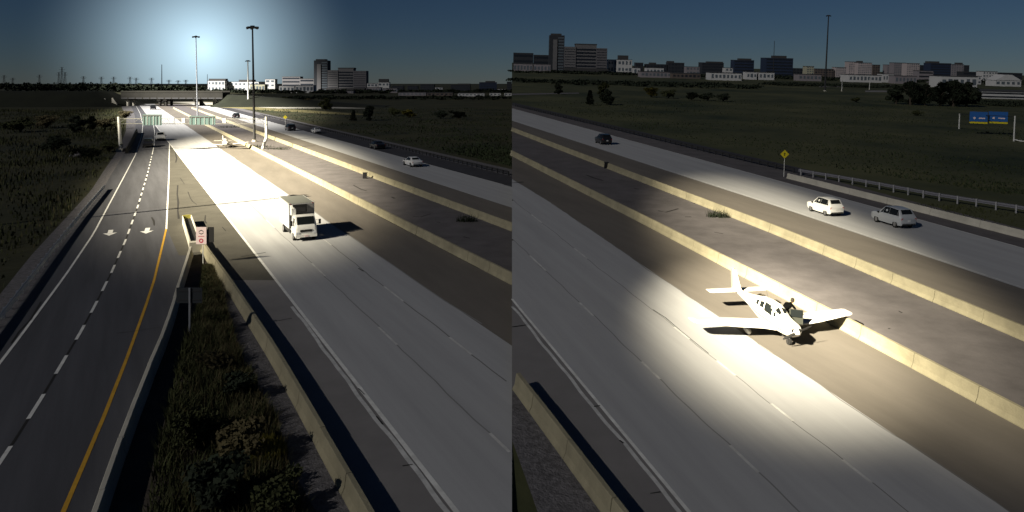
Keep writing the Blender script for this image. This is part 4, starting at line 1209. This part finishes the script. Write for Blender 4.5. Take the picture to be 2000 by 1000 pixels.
blades('weeds', 'dark green tall weeds filling the gore between the barriers', L, weed_pt(), 30000, .2, .8, LEAF_G, lean=1.0, wd=.022)
blades('weeds', 'brown dry stalks among the gore weeds', L, weed_pt(1), 13000, .3, 1.0, LEAF_B, lean=.9, wd=.014)
def spot_pt(px_, py_, r_):
    c = L.P(px_, py_)
    def fn():
        a = random.uniform(0, 6.28); q = r_*random.random()**.6
        return c + Vector((math.cos(a)*q, math.sin(a)*q, 0)), 1.2 - q/r_*.6
    return fn
blades('weeds', 'yellow flowering weed clump by the gravel strip of the gore', L, spot_pt(520, 905, .8), 1200, .5, 1.2, LEAF_Y, wd=.02)
def gore_bushes():
    for i, (px_, py_, h, lab) in enumerate(((420, 640, 1.0, 'small leafy bush highest up the weedy gore'), (415, 735, 1.6, 'leafy bush in the middle of the gore, left side'), (470, 780, 1.5, 'leafy bush in the middle of the gore by the gravel'),
            (385, 880, 2.0, 'big leafy bush low in the gore, left side'), (480, 900, 1.9, 'big leafy bush low in the gore, right side'), (420, 1000, 2.2, 'big leafy bush at the bottom edge of the gore'), (540, 1010, 1.6, 'leafy bush at the bottom edge beside the gravel'))):
        plant(lab, L, L.P(px_, py_), h, 'shrub', (LEAF_G, LEAF_B, LEAF_K)[i % 3], 1.1, 'bushes in the gore', seed=i % 3)
gore_bushes()
# median weeds
def clump(label, side, px_, py_, r_, n_, h):
    c = side.P(px_, py_); mb = MB()
    for _ in range(n_):
        a = random.uniform(0, 6.28); q = r_*random.random()**.7
        p = Vector((math.cos(a)*q*1.5, math.sin(a)*q*.7, 0)); hh = h*random.uniform(.4, 1); b_ = random.uniform(0, 6.28)
        t = Vector((math.cos(b_), math.sin(b_), 0))*hh*.5; s_ = Vector((-t.y, t.x, 0)).normalized()*.03
        k = len(mb.v); mb.v += [tuple(p - s_), tuple(p + s_), tuple(p + t + Vector((0, 0, hh)))]; mb.f.append((k, k+1, k+2))
    t = thing('weed_clump', label, 'weeds', side, c)
    o = obj('stalks', mb.mesh('stalks', LEAF_K, fix=False), t)
    mb2 = MB(); leaf_cloud(mb2, (0, 0, h*.35), (r_, r_*.6, h*.3), n_//2, .07)
    obj('leaves', mb2.mesh('leaves', LEAF_K, fix=False), t)
clump('dark weed clump in the median, left half', L, 912, 433, .8, 160, 1.0)
clump('dark weed clump in the median behind the aeroplane, right half', Rt, 1402, 424, .9, 200, 1.0)
clump('weeds at the foot of the dark median mast', L, 508, 288, 2.2, 200, .9)
clump('weeds in the median beneath the gantry sign', L, 450, 249, 3.5, 260, 1.0)
clump('weeds right of the gantry foot in the median', L, 545, 292, 2.0, 160, .8)
def verge_pt():
    py = rows_rand(215, 640, 170)
    e = pts((238, 210), (247, 228), (246, 255), (232, 292), (205, 330), (178, 372), (60, 500), (0, 575), (-300, 960))(py)
    px_ = e - 4 - abs(random.gauss(0, 1))*220
    p = L.P(px_, py)
    cl = math.sin(p.x*.16 + 2*math.sin(p.y*.07))*math.sin(p.y*.13)
    if random.random() > .5 + .5*cl: return None, 0
    return p, .6 + .5*cl + p.y/300
blades('grass', 'rough grass covering the verge left of the ramp', L, verge_pt, 30000, .2, .75, LEAF_G, wd=.07)
blades('grass', 'brown seeded grass in the verge left of the ramp', L, verge_pt, 6000, .25, .8, LEAF_B, wd=.05)
def field_pt(side, a_, b_, y0, y1):
    def fn():
        py = rows_rand(y0, y1, 120)
        px_ = random.uniform(a_(py), b_(py))
        if (px_ > 1000) == (side.sign < 0): return None, 0
        p = side.P(px_, py)
        cl = math.sin(p.x*.11 + 2*math.sin(p.y*.05))*math.sin(p.y*.09 + p.x*.03)
        if random.random() > .5 + .5*cl: return None, 0
        return p, .6 + .4*cl + p.y/400
    return fn
blades('grass', 'rough grass over the field beyond the far road, right half', Rt, field_pt(Rt, pts((1000, 196), (1500, 308), (2000, 385)), lambda y: 2150, 196, 380), 16000, .08, .32, LEAF_F, wd=.10)
blades('grass', 'dry brown grass over the field beyond the far road, right half', Rt, field_pt(Rt, pts((1000, 196), (1500, 308), (2000, 385)), lambda y: 2150, 196, 380), 5000, .08, .28, LEAF_G, wd=.08)
blades('grass', 'rough grass over the field beyond the far road, left half', L, field_pt(L, vp(4.6), lambda y: 1000, 212, 335), 12000, .1, .4, LEAF_F, wd=.14)
blades('grass', 'weeds between the pale barrier and the guardrail, right half', Rt, field_pt(Rt, lambda y: 1826 + (y - 420)*3.92, lambda y: 1985 + (y - 420)*5.2, 400, 470), 3500, .15, .45, LEAF_G, wd=.05)

# pale mound left of the gantry
def mound():
    b = L.P(160, 306); t = thing('rubble_mound', 'pale heap of rubble in the verge left of the gantry post', 'rubble', L, b)
    for i in range(14):
        a = random.uniform(0, 6.28); q = random.uniform(0, 2.2)
        bm = bmesh.new(); bmesh.ops.create_icosphere(bm, subdivisions=1, radius=random.uniform(.4, .9))
        for v_ in bm.verts: v_.co *= random.uniform(.75, 1.2); v_.co.z *= .7
        me = bpy.data.meshes.new('stone'); bm.to_mesh(me); bm.free(); me.materials.append(GRAVEL)
        o = obj('stone', me, t); o.location = (math.cos(a)*q, math.sin(a)*q, max(0, .9 - q*.35))
mound()

# ================================================================== CITY
def fmat(name, c): return mat('facade_' + name, c, .8, .08, .1)
FC = {'white': (.50, .50, .50), 'cream': (.36, .35, .26), 'grey': (.135, .132, .138), 'dark': (.030, .034, .042), 'blue': (.020, .032, .065), 'mauve': (.23, .21, .225), 'brown': (.11, .09, .08), 'pink': (.42, .37, .37)}
WIN = mat('far_window', (.018, .022, .030), .3)
WINL = mat('far_window_pale', (.10, .12, .14), .3)
ROOF = mat('roof_dark', (.05, .05, .052), .9)
def building(label, side, px0, px1, ytop, dist, style, floors=0, cols=0, bands=True, pent=None, depth=None, name='building', gable=False):
    c = side.at((px0 + px1)/2, dist); t = thing(name, label, 'building', side, c)
    wd = (px1 - px0)/F*dist; h = side.top(px0, ytop, c); dp = depth or min(max(wd*.6, 12), 40)
    h = max(h, 3)
    fm = fmat(style, FC[style])
    part('wall', MB().box((0, dp/2, h/2 - 1), (wd, dp, h + 2)), fm, t)
    if gable:
        part('roof', MB().prism([(-wd/2 - .5, h), (wd/2 + .5, h), (wd*.12, h + wd*.22), (-wd*.12, h + wd*.22)], -.5, dp), fmat('white', FC['white']), t)
    else:
        part('roof', MB().box((0, dp/2, h + .25), (wd + .4, dp + .4, .5)), ROOF, t)
    if pent:
        part('penthouse', MB().box((wd*(pent[0] + pent[1] - 1)/2, dp/2, h + .5 + pent[2]/2), (wd*(pent[1] - pent[0]), dp*.6, pent[2])), ROOF, t)
    if floors:
        fh = h/floors
        for f_ in range(floors):
            z = f_*fh + fh*.55
            if cols:
                for q in range(cols):
                    x = -wd/2 + wd*(q + .5)/cols
                    part('window', MB().box((x, -.02, z), (wd/cols*random.uniform(.45, .7), .12, fh*random.uniform(.35, .55))), WINL if style in ('white', 'cream', 'pink', 'mauve') else WIN, t)
            elif bands:
                part('window_band', MB().box((0, -.02, z), (wd*.94, .12, fh*.42)), WIN, t)
    return t
def hotel(side, pxs, ys, dist, which):
    """the tower and the wide slab block beside it"""
    (a, b_, c_, d, e, f_) = pxs; (yt, yw, yc) = ys
    c = side.at((a + b_)/2, dist); h = side.top(a, yt, c); wd = (b_ - a)/F*dist
    t = thing('tower_block', 'tallest dark tower beside the wide hotel, %s half' % which, 'building', side, c)
    part('wall', MB().box((0, 10, h/2), (wd, 20, h)), fmat('dark', FC['dark']), t)
    part('stair_shaft', MB().box((-wd*.12, -.6, h*.44), (wd*.28, 1.4, h*.88)), fmat('grey', FC['grey']), t)
    part('crown', MB().box((-wd*.05, 10, h + 1), (wd*.7, 14, 2.4)), ROOF, t)
    for i in range(12): part('window_band', MB().box((wd*.26, -.05, h*(i + .6)/12.5), (wd*.4, .16, h/26)), WINL, t)
    c = side.at((b_ + f_)/2, dist); o = c; X = lambda p: (p - (b_ + f_)/2)/F*dist
    t = thing('hotel_block', 'wide grey hotel with dark window bands, %s half' % which, 'building', side, c)
    h1, h2 = side.top(a, yw, c), side.top(a, yc, c)
    part('wing', MB().box(((X(b_)+X(c_))/2, 10, h1/2), (X(c_)-X(b_), 20, h1)), fmat('grey', FC['grey']), t)
    m_ = part('centre', MB().box(((X(c_)+X(d))/2, 11, h2/2), (X(d)-X(c_), 20, h2)), fmat('grey', FC['grey']), t)
    part('wing', MB().box(((X(d)+X(f_))/2, 10.5, h1*.97/2), (X(f_)-X(d), 20, h1*.97)), fmat('mauve2', (.12, .115, .125)), t)
    for i in range(7): part('window_band', MB().box(((X(c_)+X(d))/2, .95, h2*(i + .8)/8.2), ((X(d)-X(c_))*.96, .2, h2/15)), WIN, t)
    part('roof', MB().box(((X(c_)+X(d))/2, 11, h2 + .8), ((X(d)-X(c_))*1.05, 18, 1.6)), ROOF, t)
    for s0, s1 in ((b_, c_), (d, f_)):
        for i in range(9): part('window_band', MB().box(((X(s0)+X(s1))/2, -.03 if s0 == b_ else .47, h1*(i + .7)/9.6), ((X(s1)-X(s0))*.9, .1, h1/40)), WIN, t)
    part('podium', MB().box((0, -6, 2.5), ((X(f_)-X(b_))*1.0, 12, 5)), ROOF, t)
hotel(L, (613, 640, 660, 690, 702, 715), (118, 137, 134), 1190, 'left')
hotel(Rt, (1072, 1101, 1124, 1164, 1175, 1185), (69, 92, 88), 900, 'right')
for a in (
    ('white low block with dark roof at the left end of the city, left half', 406, 439, 158, 1150, 'white', 2, 5, True, (0, 1, 3)),
    ('long white low block behind the slim mast, left half', 441, 505, 160, 1160, 'white', 2, 8, True, (.35, .75, 3)),
    ('small bright white block left of the long grey building', 518, 537, 155, 1120, 'white', 3, 2),
    ('long grey office block with window bands left of the tower', 551, 586, 150, 1260, 'grey', 4, 0),
    ('lower grey office wing joining the long block to the tower', 586, 613, 154, 1260, 'grey', 3, 0),
    ('white low shop with arches left of the tower', 545, 575, 168, 1000, 'white', 1, 4),
    ('white low shop just below the tower', 577, 612, 167, 1000, 'white', 1, 5),
    ('pale house right of the hotel, left half', 717, 738, 163, 1150, 'white', 2, 3),
    ('pale house with dark raised roof right of the hotel, left half', 739, 760, 161, 1150, 'white', 2, 3, True, (0, .9, 5)),
    ('small dark block left of the warehouses, left half', 765, 788, 168, 1400, 'dark', 2, 4),
    ('second small dark block left of the warehouses, left half', 796, 816, 168, 1400, 'dark', 2, 4),
    ('dark office with pale centre, left half', 821, 848, 165, 1300, 'dark', 3, 5),
    ('wide dark office block, left half', 880, 918, 166, 1250, 'dark', 4, 0, True, (.35, 1, 2)),
    ('dark blue office block, left half', 936, 970, 161, 1250, 'blue', 5, 0, True, (.35, .9, 2)),
    ('dark block cut by the middle of the picture, left half', 990, 999.5, 160, 1250, 'dark', 4, 0),
    ('long pale warehouse, left half', 778, 832, 181, 800, 'mauve', 1, 7),
    ('long brownish warehouse, left half', 834, 884, 184, 790, 'brown', 1, 6),
    ('white warehouse with loading doors, left half', 894, 946, 183, 760, 'white', 1, 7),
    ('small white shed right of the white warehouse, left half', 956, 978, 183, 780, 'white', 1, 3),
    ('white shed at the right edge of the left half', 985, 999, 184, 780, 'white', 1, 2),
    ('pale terrace below the hotel, left half', 640, 690, 179, 960, 'mauve', 1, 9)):
    building(a[0], L, *a[1:7], floors=a[6+0] if False else a[6], cols=a[7], pent=(a[9] if len(a) > 9 else None)) if False else building(a[0], L, a[1], a[2], a[3], a[4], a[5], a[6], a[7], True, a[9] if len(a) > 9 else None)
for a in (
    ('long low dark office left of the tower, right half', 1002, 1041, 104, 960, 'dark', 3, 0, None),
    ('lower dark office wing touching the tower, right half', 1042, 1071, 108, 960, 'dark', 3, 0, None),
    ('long pale shop below the dark office, right half', 1003, 1040, 125, 800, 'mauve', 1, 6, None),
    ('pale shop next to the tower foot, right half', 1042, 1075, 126, 800, 'mauve', 1, 5, None),
    ('pale house right of the hotel, right half', 1187, 1204, 117, 920, 'white', 2, 3, None),
    ('white house with dark raised roof, right half', 1206, 1234, 117, 900, 'white', 2, 4, (.05, .75, 5)),
    ('small dark block right of the white house, right half', 1241, 1256, 123, 1000, 'dark', 2, 3, None),
    ('low dark block with shallow roof, right half', 1262, 1302, 126, 1000, 'dark', 2, 6, (.2, .5, 2)),
    ('dark office with pale centre, right half', 1304, 1336, 123, 1000, 'dark', 3, 5, (0, .4, 2)),
    ('wide dark office block, right half', 1370, 1413, 123, 1000, 'dark', 4, 0, (.3, 1, 1.5)),
    ('dark blue office block, right half', 1433, 1472, 118, 1000, 'blue', 5, 0, (.3, .9, 2.2)),
    ('largest dark blue office block beside the faint mast', 1495, 1548, 114, 950, 'blue', 6, 0, (.35, .8, 3)),
    ('long pale warehouse, right half', 1252, 1311, 141, 700, 'mauve', 1, 8, None),
    ('brownish warehouse, right half', 1313, 1368, 144, 690, 'brown', 1, 7, None),
    ('white warehouse with loading doors, right half', 1388, 1448, 143, 660, 'white', 1, 8, None),
    ('small white shed, right half', 1458, 1478, 141, 720, 'white', 1, 3, None),
    ('white shed left of the largest blue office', 1482, 1512, 142, 720, 'white', 1, 4, None),
    ('cream squarish tower, right half', 1575, 1589, 130, 850, 'cream', 6, 3, None),
    ('brown mid rise behind the field mast', 1591, 1628, 135, 900, 'brown', 4, 7, None),
    ('pale pink apartment block right of the field mast', 1632, 1652, 132, 900, 'pink', 6, 5, None),
    ('tall pale apartment block, left of the bright pair', 1657, 1673, 121, 950, 'pink', 9, 4, None),
    ('wide pale apartment block, right of the bright pair', 1675, 1702, 123, 940, 'pink', 9, 7, (.1, .4, 2)),
    ('dark apartment block behind the pale pair', 1704, 1718, 127, 1000, 'brown', 8, 3, None),
    ('narrow mauve apartment block', 1732, 1744, 127, 1000, 'mauve', 8, 3, None),
    ('wide mauve apartment block', 1745, 1768, 123, 960, 'mauve', 9, 6, None),
    ('white apartment block right of the mauve ones', 1770, 1795, 124, 930, 'pink', 9, 6, None),
    ('dark office behind the three storey white block', 1797, 1820, 128, 960, 'dark', 6, 0, None),
    ('white three storey block with dark windows', 1794, 1822, 139, 800, 'mauve', 3, 0, None),
    ('large dark blue slab block near the right edge', 1816, 1856, 124, 900, 'blue', 7, 0, (0, .5, 2)),
    ('mauve tower pair right of the dark slab', 1857, 1881, 126, 950, 'mauve', 9, 5, (.6, 1, 2)),
    ('low dark roofed block right of the mauve towers', 1881, 1917, 141, 900, 'dark', 3, 0, None),
    ('low white hall behind the dark trees', 1838, 1908, 150, 600, 'white', 1, 6, None),
    ('square white block near the right edge', 1919, 1947, 140, 820, 'white', 4, 5, None),
    ('dark block at the right edge behind the gabled hall', 1948, 1996, 143, 900, 'dark', 3, 0, None),
    ('long pale strip building at the right edge, two rows of windows', 1906, 2060, 180, 400, 'white', 2, 0, None)):
    building(a[0], Rt, a[1], a[2], a[3], a[4], a[5], a[6], a[7], True, a[8])
for a in (
    ('tiny white shed between the white house and the pale warehouse, right half', 1238, 1250, 133, 800, 'white', 1, 2),
    ('white low shop in front of the low dark block, right half', 1262, 1296, 133, 850, 'white', 1, 5),
    ('white low shop left of the wide dark office, right half', 1340, 1366, 131, 900, 'mauve', 2, 4),
    ('white cube between the wide dark office and the blue office, right half', 1416, 1431, 133, 900, 'white', 2, 2),
    ('dark low block right of the largest blue office', 1549, 1573, 134, 950, 'dark', 3, 4),
    ('white terrace in front of the cream tower, right half', 1560, 1604, 146, 720, 'mauve', 1, 6),
    ('white terrace in front of the pale apartments, right half', 1658, 1722, 147, 720, 'white', 1, 9),
    ('white arcade in front of the mauve apartments, right half', 1724, 1746, 145, 740, 'white', 1, 4),
    ('pale low shop in front of the wide mauve apartments, right half', 1748, 1790, 149, 700, 'mauve', 1, 6),
    ('small dark tower right of the mauve tower pair', 1883, 1892, 128, 1000, 'dark', 7, 2),
    ('white box beside the square white block, right half', 1884, 1916, 149, 760, 'white', 2, 5)):
    building(a[0], Rt, a[1], a[2], a[3], a[4], a[5], a[6], a[7])
for a in (
    ('white box just right of the hotel foot, left half', 716, 744, 171, 1050, 'mauve', 1, 5),
    ('white low shop between hotel and warehouse, left half', 748, 776, 173, 1000, 'mauve', 1, 5),
    ('white cube left of the wide dark office, left half', 850, 864, 171, 1150, 'white', 2, 2),
    ('low white shop right of the dark blue office, left half', 972, 988, 174, 1100, 'white', 1, 3),
    ('pale low hall left of the bright white block, left half', 488, 517, 165, 1080, 'cream', 1, 5)):
    building(a[0], L, a[1], a[2], a[3], a[4], a[5], a[6], a[7])
building('white hall with stepped gable roof near the right edge', Rt, 1944, 1994, 157, 700, 'white', 1, 5, gable=True)
strip('car_park', Rt, lambda y: 1600, lambda y: 1740 + (y - 166)*2, 166, 170, .05, CONC_S, k=3, hz=100)
strip('access_road', Rt, lambda y: 1690, lambda y: 1745, 177, 180, .05, CONC_S, k=3, hz=100)
patch('dirt_path', Rt, [(1000, 183), (1130, 181), (1132, 183), (1000, 186)], .05, GRAVEL)

# power pylons on the horizon, far left
for i, (px_, yt, h_) in enumerate(((8, 147, 0), (25, 152, 0), (77, 146, 0), (115, 141, 0), (121, 131, 1), (127, 141, 0), (163, 149, 0), (198, 150, 0), (222, 150, 0), (254, 150, 0), (266, 152, 0), (296, 152, 0), (330, 156, 0), (348, 157, 0), (363, 156, 0))):
    D = 1900; b = L.at(px_, D); h = L.top(px_, yt, b)
    lab = ['first', 'second', 'third', 'fourth', 'fifth and tallest', 'sixth', 'seventh', 'eighth', 'ninth', 'tenth', 'eleventh', 'twelfth', 'thirteenth', 'fourteenth', 'fifteenth'][i] + ' power pylon from the left on the horizon'
    t = thing('power_pylon', lab, 'pylon', L, b, group='power pylons on the horizon')
    mb = MB()
    for sx in (-1, 1):
        for sy in (-1, 1): mb.tube((sx*3, sy*3, 0), (sx*.6, sy*.6, h), .35, .25, 4)
    for k in range(5):
        z0, z1 = h*k/5, h*(k+1)/5; w0, w1 = 3 - 2.4*k/5, 3 - 2.4*(k+1)/5
        mb.tube((-w0, -w0, z0), (w1, -w1, z1), .2, .2, 4); mb.tube((w0, -w0, z0), (-w1, -w1, z1), .2, .2, 4)
    part('lattice_mast', mb, STEEL_D, t)
    for k, (f_, w_) in enumerate(((.98, 5), (.88, 8), (.80, 6))):
        part('cross_arm', MB().tube((-w_, 0, h*f_), (w_, 0, h*f_), .4, .4, 4), STEEL_D, t)
